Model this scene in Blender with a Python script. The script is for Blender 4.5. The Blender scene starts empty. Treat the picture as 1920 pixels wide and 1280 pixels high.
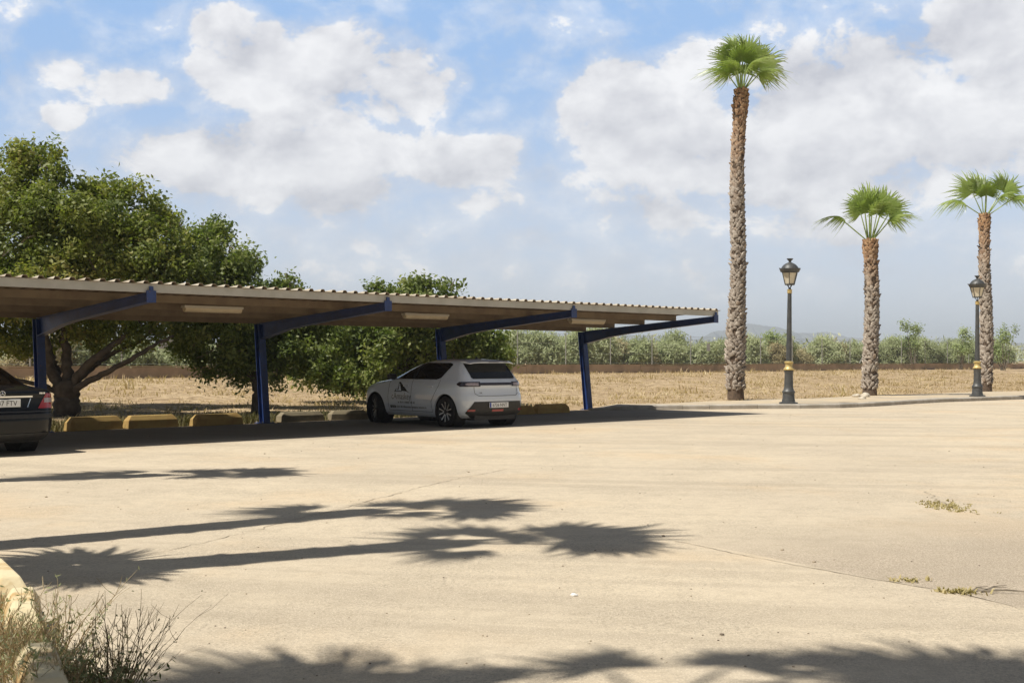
import bpy, bmesh, math, random
import numpy as np
from mathutils import Vector, Matrix

R = math.radians
random.seed(7)
rng = np.random.default_rng(11)
scene = bpy.context.scene
COL = scene.collection

# ------------------------------------------------------------------ camera
CAM_H = 1.38
F = 2250.0
CX, HY = 960.0, 676.0
cam_d = bpy.data.cameras.new("camera")
cam = bpy.data.objects.new("camera", cam_d)
COL.objects.link(cam)
cam.location = (0, 0, CAM_H)
cam.rotation_euler = (R(90) + math.atan((HY - 640) / F), 0, 0)
cam_d.sensor_width = 36
cam_d.lens = F / 1920 * 36
cam_d.clip_end = 30000
cam_d.clip_start = 0.05
scene.camera = cam


def P(px, py, z=0.0):
    """ground point (height z) seen at a photo pixel"""
    y = (CAM_H - z) * F / (py - HY)
    return Vector(((px - CX) / F * y, y, z))


def A(px, py, y):
    """point at distance y seen at a photo pixel"""
    return Vector(((px - CX) / F * y, y, CAM_H - (py - HY) / F * y))


ROW = Vector((0.7255, 0.688, 0)).normalized()      # along the carport
ARM = Vector((0.688, -0.7255, 0)).normalized()     # from columns to its open front
COL4 = Vector((2.145, 33.75, 0))


def nd(x, y):
    """distance behind the column line"""
    return -((x - COL4.x) * ARM.x + (y - COL4.y) * ARM.y)


def terrain(x, y):
    n = nd(x, y)
    t = np.clip((n - 0.6) / 24.0, 0, 1)
    return -0.03 + 0.6 * t * t * (3 - 2 * t) + np.clip(n / 2, 0, 1) * 0.03


# ------------------------------------------------------------------ tagging
def tag(o, label=None, cat=None, group=None, kind=None):
    if label: o['label'] = label
    if cat: o['category'] = cat
    if group: o['group'] = group
    if kind: o['kind'] = kind
    return o


def empty(name, loc=(0, 0, 0), rz=0.0):
    o = bpy.data.objects.new(name, None)
    o.empty_display_size = 0.2
    COL.objects.link(o)
    o.location = loc
    o.rotation_euler = (0, 0, rz)
    return o


def copy_tree(o, parent=None):
    c = o.copy()
    COL.objects.link(c)
    if parent: c.parent = parent
    for ch in list(o.children):
        copy_tree(ch, c)
    return c


# ------------------------------------------------------------------ mesh builder
class MB:
    def __init__(s):
        s.v, s.f, s.m = [], [], []

    def add(s, vs, fs, mi=0):
        b = len(s.v)
        s.v.extend([tuple(p) for p in vs])
        for q in fs:
            s.f.append(tuple(i + b for i in q))
            s.m.append(mi)

    def box(s, c, size, M=None, mi=0):
        hx, hy, hz = size[0] / 2, size[1] / 2, size[2] / 2
        vs = [Vector((x, y, z)) for z in (-hz, hz) for (x, y) in ((-hx, -hy), (hx, -hy), (hx, hy), (-hx, hy))]
        if M is not None: vs = [M @ v for v in vs]
        c = Vector(c)
        vs = [v + c for v in vs]
        s.add(vs, [(3, 2, 1, 0), (4, 5, 6, 7), (0, 1, 5, 4), (1, 2, 6, 5), (2, 3, 7, 6), (3, 0, 4, 7)], mi)

    def prism(s, pts, d, mi=0):
        """closed polygon pts (3D) swept by vector d"""
        n = len(pts)
        d = Vector(d)
        vs = [Vector(p) for p in pts] + [Vector(p) + d for p in pts]
        fs = [tuple(range(n - 1, -1, -1)), tuple(range(n, 2 * n))]
        fs += [(i, (i + 1) % n, (i + 1) % n + n, i + n) for i in range(n)]
        s.add(vs, fs, mi)

    def tube(s, pts, rad, n=8, mi=0, cap=True):
        pts = [Vector(p) for p in pts]
        if not isinstance(rad, (list, tuple)): rad = [rad] * len(pts)
        vs = []
        ref = None
        for i, p in enumerate(pts):
            t = (pts[min(i + 1, len(pts) - 1)] - pts[max(i - 1, 0)])
            if t.length < 1e-9: t = Vector((0, 0, 1))
            t.normalize()
            if ref is None:
                ref = Vector((1, 0, 0)) if abs(t.x) < 0.8 else Vector((0, 1, 0))
            a = (ref - t * ref.dot(t)).normalized()
            b = t.cross(a)
            ref = a
            for k in range(n):
                an = 2 * math.pi * k / n
                vs.append(p + (a * math.cos(an) + b * math.sin(an)) * rad[i])
        fs = []
        for i in range(len(pts) - 1):
            for k in range(n):
                k2 = (k + 1) % n
                fs.append((i * n + k, i * n + k2, (i + 1) * n + k2, (i + 1) * n + k))
        if cap:
            fs.append(tuple(range(n - 1, -1, -1)))
            L = (len(pts) - 1) * n
            fs.append(tuple(range(L, L + n)))
        s.add(vs, fs, mi)

    def lathe(s, prof, n=24, c=(0, 0, 0), mi=0, cap=True, M=None, phase=0.0):
        c = Vector(c)
        vs = []
        for (r, z) in prof:
            for k in range(n):
                a = 2 * math.pi * (k + phase) / n
                p = Vector((r * math.cos(a), r * math.sin(a), z))
                if M is not None: p = M @ p
                vs.append(c + p)
        fs = []
        for i in range(len(prof) - 1):
            for k in range(n):
                k2 = (k + 1) % n
                fs.append((i * n + k, i * n + k2, (i + 1) * n + k2, (i + 1) * n + k))
        if cap:
            fs.append(tuple(range(n - 1, -1, -1)))
            L = (len(prof) - 1) * n
            fs.append(tuple(range(L, L + n)))
        s.add(vs, fs, mi)

    def build(s, name, mats, parent=None, smooth=False, angle=None):
        me = bpy.data.meshes.new(name)
        me.from_pydata(s.v, [], s.f)
        if not isinstance(mats, (list, tuple)): mats = [mats]
        for m in mats: me.materials.append(m)
        if len(mats) > 1: me.polygons.foreach_set('material_index', s.m)
        if smooth:
            me.polygons.foreach_set('use_smooth', [True] * len(me.polygons))
            if angle: me.set_sharp_from_angle(angle=R(angle))
        me.update()
        o = bpy.data.objects.new(name, me)
        COL.objects.link(o)
        if parent: o.parent = parent
        return o


def bevel_obj(o, w, seg=2):
    bm = bmesh.new()
    bm.from_mesh(o.data)
    bmesh.ops.remove_doubles(bm, verts=bm.verts, dist=1e-5)
    bmesh.ops.bevel(bm, geom=bm.edges[:], offset=w, segments=seg, affect='EDGES', profile=0.6)
    bm.to_mesh(o.data)
    bm.free()
    return o


def np_mesh(name, V, Fq, mat, parent=None, tint=None, smooth=False):
    """numpy quads/tris mesh; tint = per-vertex float -> colour attribute"""
    me = bpy.data.meshes.new(name)
    k = Fq.shape[1]
    me.vertices.add(len(V))
    me.vertices.foreach_set('co', np.asarray(V, np.float32).ravel())
    me.loops.add(Fq.size)
    me.loops.foreach_set('vertex_index', Fq.astype(np.int32).ravel())
    me.polygons.add(len(Fq))
    me.polygons.foreach_set('loop_start', np.arange(0, Fq.size, k, dtype=np.int32))
    me.polygons.foreach_set('loop_total', np.full(len(Fq), k, np.int32))
    if smooth: me.polygons.foreach_set('use_smooth', np.ones(len(Fq), bool))
    me.update(calc_edges=True)
    me.materials.append(mat)
    if tint is not None:
        at = me.color_attributes.new('tint', 'FLOAT_COLOR', 'POINT')
        c = np.ones((len(V), 4), np.float32)
        c[:, 0] = c[:, 1] = c[:, 2] = tint
        at.data.foreach_set('color', c.ravel())
    o = bpy.data.objects.new(name, me)
    COL.objects.link(o)
    if parent: o.parent = parent
    return o


# ------------------------------------------------------------------ materials
class NT:
    def __init__(s, tree):
        s.t = tree
        s.n = tree.nodes
        s.l = tree.links

    def node(s, ty, **kw):
        n = s.n.new(ty)
        for k, v in kw.items(): setattr(n, k, v)
        return n

    def put(s, sock, v):
        if isinstance(v, bpy.types.NodeSocket): s.l.new(v, sock)
        elif v is not None: sock.default_value = v

    def math(s, op, a, b=None, c=None, clamp=False):
        n = s.node('ShaderNodeMath', operation=op, use_clamp=clamp)
        s.put(n.inputs[0], a)
        if b is not None: s.put(n.inputs[1], b)
        if c is not None: s.put(n.inputs[2], c)
        return n.outputs[0]

    def vmath(s, op, a, b=None):
        n = s.node('ShaderNodeVectorMath', operation=op)
        s.put(n.inputs[0], a)
        if b is not None: s.put(n.inputs[1], b)
        return n.outputs[0]

    def noise(s, vec, scale, detail=4, rough=0.55, dist=0.0):
        n = s.node('ShaderNodeTexNoise')
        s.put(n.inputs['Vector'], vec)
        n.inputs['Scale'].default_value = scale
        n.inputs['Detail'].default_value = detail
        n.inputs['Roughness'].default_value = rough
        n.inputs['Distortion'].default_value = dist
        return n.outputs[0]

    def mix(s, f, a, b, blend='MIX'):
        n = s.node('ShaderNodeMix', data_type='RGBA', blend_type=blend)
        s.put(n.inputs[0], f)
        for sock, v in ((n.inputs[6], a), (n.inputs[7], b)):
            if isinstance(v, (tuple, list)): v = (*v[:3], 1)
            s.put(sock, v)
        return n.outputs[2]

    def mr(s, v, a, b, c=0.0, d=1.0, smooth=True):
        n = s.node('ShaderNodeMapRange')
        n.interpolation_type = 'SMOOTHSTEP' if smooth else 'LINEAR'
        s.put(n.inputs[0], v)
        for i, q in enumerate((a, b, c, d)): s.put(n.inputs[1 + i], q)
        return n.outputs[0]


MATS = {}


def new_mat(name):
    m = bpy.data.materials.new(name)
    m.use_nodes = True
    nt = NT(m.node_tree)
    b = nt.n['Principled BSDF']
    MATS[name] = m
    return m, nt, b


def mat(name, col, rough=0.6, metal=0.0, col2=None, scale=6.0, lo=0.35, hi=0.65, bump=0.0, bscale=30.0,
        coat=0.0, spec=None, detail=5, gen='Object'):
    m, nt, b = new_mat(name)
    tc = nt.node('ShaderNodeTexCoord').outputs[gen]
    if col2 is not None:
        n = nt.noise(tc, scale, detail, 0.6)
        c = nt.mix(nt.mr(n, lo, hi), col, col2)
        nt.l.new(c, b.inputs['Base Color'])
    else:
        b.inputs['Base Color'].default_value = (*col, 1)
    b.inputs['Roughness'].default_value = rough
    b.inputs['Metallic'].default_value = metal
    if coat: b.inputs['Coat Weight'].default_value = coat; b.inputs['Coat Roughness'].default_value = 0.05
    if spec is not None: b.inputs['Specular IOR Level'].default_value = spec
    if bump:
        bn = nt.node('ShaderNodeBump')
        bn.inputs['Strength'].default_value = bump
        bn.inputs['Distance'].default_value = 0.02
        nt.l.new(nt.noise(tc, bscale, 5, 0.6), bn.inputs['Height'])
        nt.l.new(bn.outputs[0], b.inputs['Normal'])
    return m


def leaf_mat(name, stops, trans=0.3, rough=0.45, gloss=0.35):
    """stops: list of (position, colour) over the tint attribute"""
    m, nt, b = new_mat(name)
    at = nt.node('ShaderNodeAttribute', attribute_name='tint')
    rp = nt.node('ShaderNodeValToRGB')
    el = rp.color_ramp.elements
    el[0].position, el[0].color = stops[0][0], (*stops[0][1], 1)
    el[1].position, el[1].color = stops[-1][0], (*stops[-1][1], 1)
    for p, c in stops[1:-1]:
        e = el.new(p)
        e.color = (*c, 1)
    nt.l.new(at.outputs['Fac'], rp.inputs[0])
    nt.l.new(rp.outputs[0], b.inputs['Base Color'])
    b.inputs['Roughness'].default_value = rough
    b.inputs['Specular IOR Level'].default_value = gloss
    tr = nt.node('ShaderNodeBsdfTranslucent')
    br = nt.mix(1.0, rp.outputs[0], (1.1, 1.25, 0.6), 'MULTIPLY')
    nt.l.new(br, tr.inputs['Color'])
    mx = nt.node('ShaderNodeMixShader')
    mx.inputs[0].default_value = trans
    nt.l.new(b.outputs[0], mx.inputs[1])
    nt.l.new(tr.outputs[0], mx.inputs[2])
    nt.l.new(mx.outputs[0], nt.n['Material Output'].inputs[0])
    return m


SUN_EL, SUN_PHI = 60.0, 28.0      # shadows fall to the right and PHI degrees away from the camera

# ------------------------------------------------------------------ world
def build_world():
    w = bpy.data.worlds.new("World")
    scene.world = w
    w.use_nodes = True
    nt = NT(w.node_tree)
    bg = nt.n['Background']
    sky = nt.node('ShaderNodeTexSky', sky_type='NISHITA')
    sky.sun_disc = False
    sky.sun_elevation = R(SUN_EL)
    # direction towards the sun = (-cos phi, -sin phi); Nishita rotation is measured from +Y clockwise
    sky.sun_rotation = math.atan2(-math.cos(R(SUN_PHI)), -math.sin(R(SUN_PHI)))
    sky.air_density = 1.0
    sky.dust_density = 1.2
    sky.ozone_density = 1.4
    skyc = nt.vmath('SCALE', sky.outputs[0])
    skyc.node.inputs['Scale'].default_value = 0.055
    tc = nt.node('ShaderNodeTexCoord').outputs['Generated']
    sep = nt.node('ShaderNodeSeparateXYZ')
    nt.l.new(tc, sep.inputs[0])
    x, y, z = sep.outputs
    az = nt.math('ARCTAN2', x, y)
    el = nt.math('ARCSINE', z)
    # warp so that the blobs below get torn edges
    wn = nt.node('ShaderNodeTexNoise')
    nt.l.new(tc, wn.inputs['Vector'])
    wn.inputs['Scale'].default_value = 9.0
    wn.inputs['Detail'].default_value = 3
    ws = nt.node('ShaderNodeSeparateColor')
    nt.l.new(wn.outputs['Color'], ws.inputs[0])
    azw = nt.math('MULTIPLY_ADD', nt.math('SUBTRACT', ws.outputs[0], 0.5), 0.07, az)
    elw = nt.math('MULTIPLY_ADD', nt.math('SUBTRACT', ws.outputs[1], 0.5), 0.05, el)

    blobs = [  # px, py, rx, ry, weight
        (400, 60, 80, 65, .9), (470, 130, 150, 95, 1.0), (620, 130, 170, 90, 1.0), (760, 165, 110, 90, .9),
        (130, 140, 70, 50, .8), (230, 165, 110, 50, .7), (135, 222, 62, 28, .65), (560, 210, 130, 80, .7),
        (400, 310, 190, 85, 1.0), (560, 330, 260, 90, 1.0), (700, 270, 160, 70, .9), (880, 310, 150, 75, 1.0),
        (560, 385, 260, 45, .5),
        (1180, 180, 140, 100, .95), (1300, 130, 110, 75, .9), (1250, 260, 190, 110, 1.0), (1090, 230, 90, 80, .75),
        (1430, 300, 230, 110, 1.0), (1580, 190, 230, 130, 1.1), (1700, 110, 150, 70, .95), (1760, 230, 260, 130, 1.1),
        (1850, 60, 110, 110, 1.1), (1900, 180, 150, 150, 1.0), (1640, 340, 300, 80, .8), (1060, 350, 130, 45, .75),
        (1000, 455, 90, 30, .6), (930, 390, 90, 40, .6), (1250, 380, 260, 90, .65), (700, 440, 240, 40, .45),
        (1500, 420, 300, 60, .6), (2050, 200, 180, 200, 1.0), (-120, 330, 160, 60, .8), (880, 510, 500, 60, .4),
        (1000, 350, 400, 110, .42), (300, 430, 280, 40, .35), (1400, 510, 500, 60, .38),
    ]
    tot = None
    for px, py, rx, ry, wt in blobs:
        a0 = math.atan((px - CX) / F)
        e0 = math.atan((HY - py) / F * math.cos(a0))
        dx = nt.math('MULTIPLY', nt.math('SUBTRACT', azw, a0), F / rx / 1.12)
        dy = nt.math('MULTIPLY', nt.math('SUBTRACT', elw, e0), F / ry / 1.10)
        d2 = nt.math('MULTIPLY_ADD', dx, dx, nt.math('MULTIPLY', dy, dy))
        q = nt.math('SUBTRACT', 1.0, d2, clamp=True)
        q = nt.math('MULTIPLY', q, wt)
        tot = q if tot is None else nt.math('SMOOTH_MAX', tot, q, 0.25)
    # the rest of the sky (outside the photo) has a few small clouds
    st = nt.node('ShaderNodeMapping')
    nt.l.new(tc, st.inputs['Vector'])
    st.inputs['Scale'].default_value = (1, 1, 1.45)
    n1 = nt.noise(st.outputs[0], 17.0, 9, 0.60, 0.2)
    off = nt.vmath('ADD', st.outputs[0], (-0.018, 0.0, 0.040))
    n2 = nt.noise(off, 17.0, 6, 0.52, 0.2)
    n3 = nt.noise(st.outputs[0], 46.0, 6, 0.6, 0.3)
    nn = nt.math('MULTIPLY_ADD', nt.math('SUBTRACT', n1, 0.5), 2.1, nt.math('MULTIPLY', nt.math('SUBTRACT', n3, 0.5), 0.6))
    front = nt.math('MULTIPLY', nt.mr(nt.math('ABSOLUTE', az), 0.55, 1.0, 1.0, 0.0), nt.mr(el, 0.30, 0.48, 1.0, 0.0))
    dens = nt.math('ADD', tot, nn)
    alpha = nt.mr(dens, 0.30, 0.64)
    wisp = nt.mr(dens, -0.05, 0.50)
    alpha = nt.math('MAXIMUM', alpha, nt.math('MULTIPLY', wisp, 0.42))
    # light on the clouds: sun from upper left
    grad = nt.math('SUBTRACT', n1, n2)
    thick = nt.mr(dens, 0.75, 1.5)
    lit = nt.math('MULTIPLY_ADD', grad, 2.3, 0.62, clamp=True)
    lit = nt.math('SUBTRACT', lit, nt.math('MULTIPLY', thick, 0.30), clamp=True)
    cc = nt.mix(lit, (0.555, 0.57, 0.63), (0.93, 0.935, 0.955))
    # milky air low down, deeper blue overhead
    band = nt.mix(nt.mr(el, 0.0, 0.27), (0.72, 0.79, 0.87), (0.315, 0.51, 0.83))
    grey = nt.mix(0.4, skyc, (0.17, 0.16, 0.15))
    skyc = nt.mix(nt.math('MULTIPLY', nt.mr(el, 0.30, 0.55, 1.0, 0.0), nt.mr(nt.math('ABSOLUTE', az), 0.6, 1.2, 1.0, 0.0)), grey, band)
    alpha = nt.math('MULTIPLY', alpha, nt.math('MULTIPLY', front, nt.mr(el, 0.012, 0.09, 0.12, 1.0)))
    c = nt.mix(alpha, skyc, cc)
    nt.l.new(c, bg.inputs[0])
    bg.inputs[1].default_value = 1.0
    w.cycles.sampling_method = 'MANUAL'
    w.cycles.sample_map_resolution = 512


build_world()
sd = bpy.data.lights.new("sun", 'SUN')
sun = bpy.data.objects.new("sun", sd)
COL.objects.link(sun)
sd.energy = 5.0
sd.angle = R(0.53)
sd.color = (1.0, 0.95, 0.86)
sdir = Vector((math.cos(R(SUN_EL)) * math.cos(R(SUN_PHI)), math.cos(R(SUN_EL)) * math.sin(R(SUN_PHI)), -math.sin(R(SUN_EL))))
sun.rotation_euler = sdir.to_track_quat('-Z', 'Y').to_euler()
sun.location = (-20, -10, 40)
scene.view_settings.view_transform = 'Standard'
scene.view_settings.look = 'None'
scene.view_settings.exposure = 0.16
scene.view_settings.gamma = 1.0


# ------------------------------------------------------------------ ground
def ground_material():
    m, nt, b = new_mat('dry_field')
    g = nt.node('ShaderNodeNewGeometry').outputs['Position']
    n1 = nt.noise(g, 0.35, 6, 0.65)
    n2 = nt.noise(g, 3.0, 6, 0.7)
    n3 = nt.noise(g, 22.0, 4, 0.7)
    c = nt.mix(nt.mr(n1, .35, .65), (0.42, 0.31, 0.185), (0.53, 0.41, 0.255))
    c = nt.mix(nt.mr(n2, .42, .6), c, (0.25, 0.175, 0.105))
    c = nt.mix(nt.mr(n3, .5, .75), c, (0.56, 0.43, 0.26))
    nt.l.new(c, b.inputs['Base Color'])
    b.inputs['Roughness'].default_value = 0.95
    b.inputs['Specular IOR Level'].default_value = 0.1
    bn = nt.node('ShaderNodeBump')
    bn.inputs['Strength'].default_value = 0.7
    bn.inputs['Distance'].default_value = 0.06
    nt.l.new(n2, bn.inputs['Height'])
    nt.l.new(bn.outputs[0], b.inputs['Normal'])
    return m


def axis(lo, hi, fine_lo, fine_hi, step):
    a = list(np.arange(fine_lo, fine_hi + 1e-6, step))
    s, v = step, fine_hi
    while v < hi:
        s *= 1.35
        v += s
        a.append(min(v, hi))
    s, v = step, fine_lo
    while v > lo:
        s *= 1.35
        v -= s
        a.insert(0, max(v, lo))
    return np.array(sorted(set(a)))


xs = axis(-6000, 6000, -40, 80, 1.2)
ys = axis(-400, 6500, -6, 140, 1.2)
gx, gy = np.meshgrid(xs, ys)
gz = terrain(gx, gy)
bump_n = np.clip((nd(gx, gy) - 1.5) / 4, 0, 1)
gz = gz + bump_n * (rng.random(gz.shape) - 0.5) * 0.07
V = np.stack([gx, gy, gz], -1).reshape(-1, 3)
nx, ny = len(xs), len(ys)
ii = np.arange(ny - 1)[:, None] * nx + np.arange(nx - 1)[None, :]
Fq = np.stack([ii, ii + 1, ii + nx + 1, ii + nx], -1).reshape(-1, 4)
ground = np_mesh('ground', V, Fq, ground_material(), smooth=True)
tag(ground, kind='structure')


def car_park_material():
    m, nt, b = new_mat('dusty_asphalt')
    geo = nt.node('ShaderNodeNewGeometry')
    g = geo.outputs['Position']
    sep = nt.node('ShaderNodeSeparateXYZ')
    nt.l.new(g, sep.inputs[0])
    x, y, z = sep.outputs
    big = nt.noise(g, 0.16, 5, 0.6, 0.4)
    mid = nt.noise(g, 0.9, 6, 0.65, 0.3)
    # drag marks of tyres: noise stretched along the way cars drive
    ax_, ay_ = nt.math('SUBTRACT', x, 12.0), nt.math('SUBTRACT', y, 66.0)
    rad_ = nt.math('SQRT', nt.math('MULTIPLY_ADD', ax_, ax_, nt.math('MULTIPLY', ay_, ay_)))
    ang_ = nt.math('ARCTAN2', ax_, ay_)
    cmb = nt.node('ShaderNodeCombineXYZ')
    nt.l.new(nt.math('MULTIPLY', rad_, 1.25), cmb.inputs[0])
    nt.l.new(nt.math('MULTIPLY', ang_, 2.2), cmb.inputs[1])
    trk = nt.noise(cmb.outputs[0], 1.0, 6, 0.62, 0.35)
    fine = nt.noise(g, 34.0, 6, 0.85)
    grit = nt.noise(g, 90.0, 3, 0.7)
    c = nt.mix(nt.mr(big, .38, .62), (0.552, 0.468, 0.352), (0.615, 0.522, 0.385))
    c = nt.mix(nt.math('MULTIPLY', nt.mr(mid, .45, .75), 0.4), c, (0.45, 0.385, 0.29))
    # orange dust patches
    od = nt.noise(g, 0.33, 4, 0.6, 0.2)
    c = nt.mix(nt.math('MULTIPLY', nt.mr(od, .50, .66), 0.6), c, (0.60, 0.455, 0.29))
    c = nt.mix(nt.math('MULTIPLY', nt.mr(trk, .49, .64), 0.52), c, (0.41, 0.345, 0.26))
    # coarse old paving beyond the seam, right hand side
    p0, p1 = P(1262, 1010), P(1920, 1140)
    d = (p1 - p0).normalized()
    nrm = Vector((-d.y, d.x, 0))
    if nrm.y < 0: nrm = -nrm
    sd_ = nt.math('ADD', nt.math('MULTIPLY', nt.math('SUBTRACT', x, p0.x), nrm.x), nt.math('MULTIPLY', nt.math('SUBTRACT', y, p0.y), nrm.y))
    al = nt.math('ADD', nt.math('MULTIPLY', nt.math('SUBTRACT', x, p0.x), d.x), nt.math('MULTIPLY', nt.math('SUBTRACT', y, p0.y), d.y))
    msk = nt.math('MULTIPLY', nt.mr(sd_, 0.0, 0.05), nt.mr(nt.math('MULTIPLY_ADD', nt.math('SUBTRACT', mid, 0.5), 3.0, sd_), 2.2, 4.6, 1.0, 0.0))
    msk = nt.math('MULTIPLY', msk, nt.mr(nt.math('MULTIPLY_ADD', nt.math('SUBTRACT', big, 0.5), 3.0, al), -0.6, 1.6))
    coarse = nt.mix(nt.mr(fine, .42, .60), (0.27, 0.22, 0.165), (0.60, 0.50, 0.385))
    c = nt.mix(nt.math('MULTIPLY', msk, 0.85), c, coarse)
    # aggregate showing through the dust
    ag = nt.math('MULTIPLY', nt.mr(fine, .48, .57), nt.mr(mid, .38, .62, 0.22, 0.62))
    c = nt.mix(ag, c, (0.265, 0.222, 0.170))
    c = nt.mix(nt.math('MULTIPLY', nt.mr(grit, .53, .62), 0.75), c, (0.74, 0.65, 0.50))
    blot = nt.noise(g, 6.5, 5, 0.7)
    c = nt.mix(nt.math('MULTIPLY', nt.mr(blot, .45, .63), 0.26), c, (0.37, 0.31, 0.225))
    # roof shade over the bays, painted into the asphalt colour
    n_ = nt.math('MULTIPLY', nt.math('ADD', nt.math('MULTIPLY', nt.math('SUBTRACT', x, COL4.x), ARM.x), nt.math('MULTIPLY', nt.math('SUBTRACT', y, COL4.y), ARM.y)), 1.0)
    bay_shade = nt.math('MULTIPLY', nt.mr(nt.math('MULTIPLY_ADD', nt.math('SUBTRACT', big, 0.5), 2.0, n_), 3.4, 5.6, 1.0, 0.0),
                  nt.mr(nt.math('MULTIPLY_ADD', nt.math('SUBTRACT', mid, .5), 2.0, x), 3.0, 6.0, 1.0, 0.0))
    c = nt.mix(nt.math('MULTIPLY', bay_shade, 0.75), c, (0.15, 0.132, 0.11))
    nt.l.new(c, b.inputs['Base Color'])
    b.inputs['Roughness'].default_value = 0.92
    b.inputs['Specular IOR Level'].default_value = 0.15
    bn = nt.node('ShaderNodeBump')
    bn.inputs['Strength'].default_value = 0.6
    bn.inputs['Distance'].default_value = 0.010
    nt.l.new(nt.math('ADD', fine, nt.math('MULTIPLY', mid, 0.6)), bn.inputs['Height'])
    nt.l.new(bn.outputs[0], b.inputs['Normal'])
    return m


# car park: everything this side of the column line and of the kerb
kerb_px = [(1108, 769), (1165, 768.5), (1230, 767.5), (1330, 767), (1420, 766), (1500, 765.5), (1575, 764.5), (1640, 761.5), (1700, 757.5),
           (1760, 754), (1840, 751), (1920, 748), (2060, 744), (2250, 739.5)]
kerb_pts = [P(a, b) for a, b in kerb_px]
kerb_pts.append(kerb_pts[-1] + (kerb_pts[-1] - kerb_pts[-2]).normalized() * 14)
edge = [COL4 - ROW * 60 - ARM * 0.0, COL4 - ROW * 0.4 - ARM * 0.05]
mb = MB()
poly = [Vector((p.x, p.y, 0.0)) for p in edge] + [Vector((p.x, p.y, 0.0)) for p in kerb_pts] + \
       [Vector((80, 40, 0)), Vector((80, -60, 0)), Vector((-60, -60, 0))]
mb.add(poly, [tuple(range(len(poly) - 1, -1, -1))])
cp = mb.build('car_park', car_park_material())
tag(cp, kind='structure')
bm = bmesh.new()
bm.from_mesh(cp.data)
bmesh.ops.triangulate(bm, faces=bm.faces[:])
bmesh.ops.recalc_face_normals(bm, faces=bm.faces[:])
for f_ in bm.faces:
    if f_.normal.z < 0: f_.normal_flip()
bm.to_mesh(cp.data)
bm.free()

# pavement + kerb
m_kerb = mat('kerb_concrete', (0.50, 0.46, 0.40), 0.9, col2=(0.38, 0.34, 0.28), scale=3.0, bump=0.3, bscale=40)
m_pave = mat('pavement_sand', (0.56, 0.45, 0.30), 0.92, col2=(0.44, 0.37, 0.27), scale=0.9, lo=.4, hi=.62, bump=0.3, bscale=30)


def polyline_resample(pts, step):
    out = [pts[0].copy()]
    for a, b in zip(pts[:-1], pts[1:]):
        n = max(1, int(round((b - a).length / step)))
        for i in range(1, n + 1): out.append(a.lerp(b, i / n))
    return out


kp = polyline_resample(kerb_pts, 1.0)
mb = MB()


def left_normal(pts, i):
    t = (pts[min(i + 1, len(pts) - 1)] - pts[max(i - 1, 0)]).normalized()
    return Vector((-t.y, t.x, 0))


KH = 0.13
for i in range(len(kp) - 1):
    a, b = kp[i], kp[i + 1]
    t = (b - a).normalized()
    a2, b2 = a + t * 0.006, b - t * 0.006
    na, nb = left_normal(kp, i), left_normal(kp, i + 1)
    dz = random.uniform(-0.006, 0.006)
    w = 0.22
    up = Vector((0, 0, 1))
    if i < 1:  # dropped end
        ha, hb = 0.05, KH
    else:
        ha = hb = KH
    vs = [a2 - up * .05, a2 + up * (ha - .03 + dz), a2 + na * .03 + up * (ha + dz), a2 + na * w + up * (ha + dz), a2 + na * w - up * .05,
          b2 - up * .05, b2 + up * (hb - .03 + dz), b2 + nb * .03 + up * (hb + dz), b2 + nb * w + up * (hb + dz), b2 + nb * w - up * .05]
    mb.add(vs, [(0, 1, 2, 3, 4), (9, 8, 7, 6, 5), (0, 5, 6, 1), (1, 6, 7, 2), (2, 7, 8, 3), (3, 8, 9, 4)])
kerb = mb.build('kerb', m_kerb)
tag(kerb, kind='structure')
back_px = [(1112, 759), (1230, 756), (1330, 753), (1480, 748), (1640, 741), (1800, 736), (1920, 733), (2060, 729.5), (2250, 724)]
back = [P(a, b, 0.12) for a, b in back_px]
back.append(back[-1] + ROW * 16)
back = polyline_resample(back, 1.5)
inner = [kp[i] + left_normal(kp, i) * 0.225 for i in range(len(kp))]
mb = MB()
N = 60


def along(pts, t):
    L = [0]
    for a, b in zip(pts[:-1], pts[1:]): L.append(L[-1] + (b - a).length)
    s = t * L[-1]
    for i in range(len(pts) - 1):
        if s <= L[i + 1] or i == len(pts) - 2:
            return pts[i].lerp(pts[i + 1], (s - L[i]) / max(1e-6, L[i + 1] - L[i]))


vs = []
for i in range(N + 1):
    a, b = along(inner, i / N), along(back, i / N)
    for j in range(5):
        p = a.lerp(b, j / 4)
        z = 0.122 + (0.0 if j < 4 else random.uniform(-.01, .02))
        if i == 0: z = 0.02
        vs.append((p.x + (random.uniform(-.15, .15) if j == 4 else 0), p.y + (random.uniform(-.2, .2) if j == 4 else 0), z))
    b2 = along(back, i / N)
    vs.append((b2.x - .3, b2.y + .35, -0.06))
fs = [(i * 6 + j, (i + 1) * 6 + j, (i + 1) * 6 + j + 1, i * 6 + j + 1) for i in range(N) for j in range(5)]
mb.add(vs, fs)
tag(mb.build('pavement', m_pave), kind='structure')

# cracks and seams
m_crack = mat('crack_dark', (0.33, 0.27, 0.20), 1.0, col2=(0.52, 0.45, 0.34), scale=9)


def crack(pix, wid, jag=0.02, step=0.12, name='pavement_crack'):
    pts = [P(a, b, 0.005) for a, b in pix]
    pts = polyline_resample(pts, step)
    mb = MB()
    vs = []
    for i, p in enumerate(pts):
        n = left_normal(pts, i)
        o = random.gauss(0, jag)
        w = wid * random.uniform(.25, 1.0) * (1 if 1 < i < len(pts) - 2 else .15)
        q = p + n * o
        vs += [q - n * w / 2, q + n * w / 2]
    mb.add(vs, [(2 * i, 2 * i + 2, 2 * i + 3, 2 * i + 1) for i in range(len(pts) - 1)])
    o = mb.build(name, m_crack)
    tag(o, kind='structure')


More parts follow.
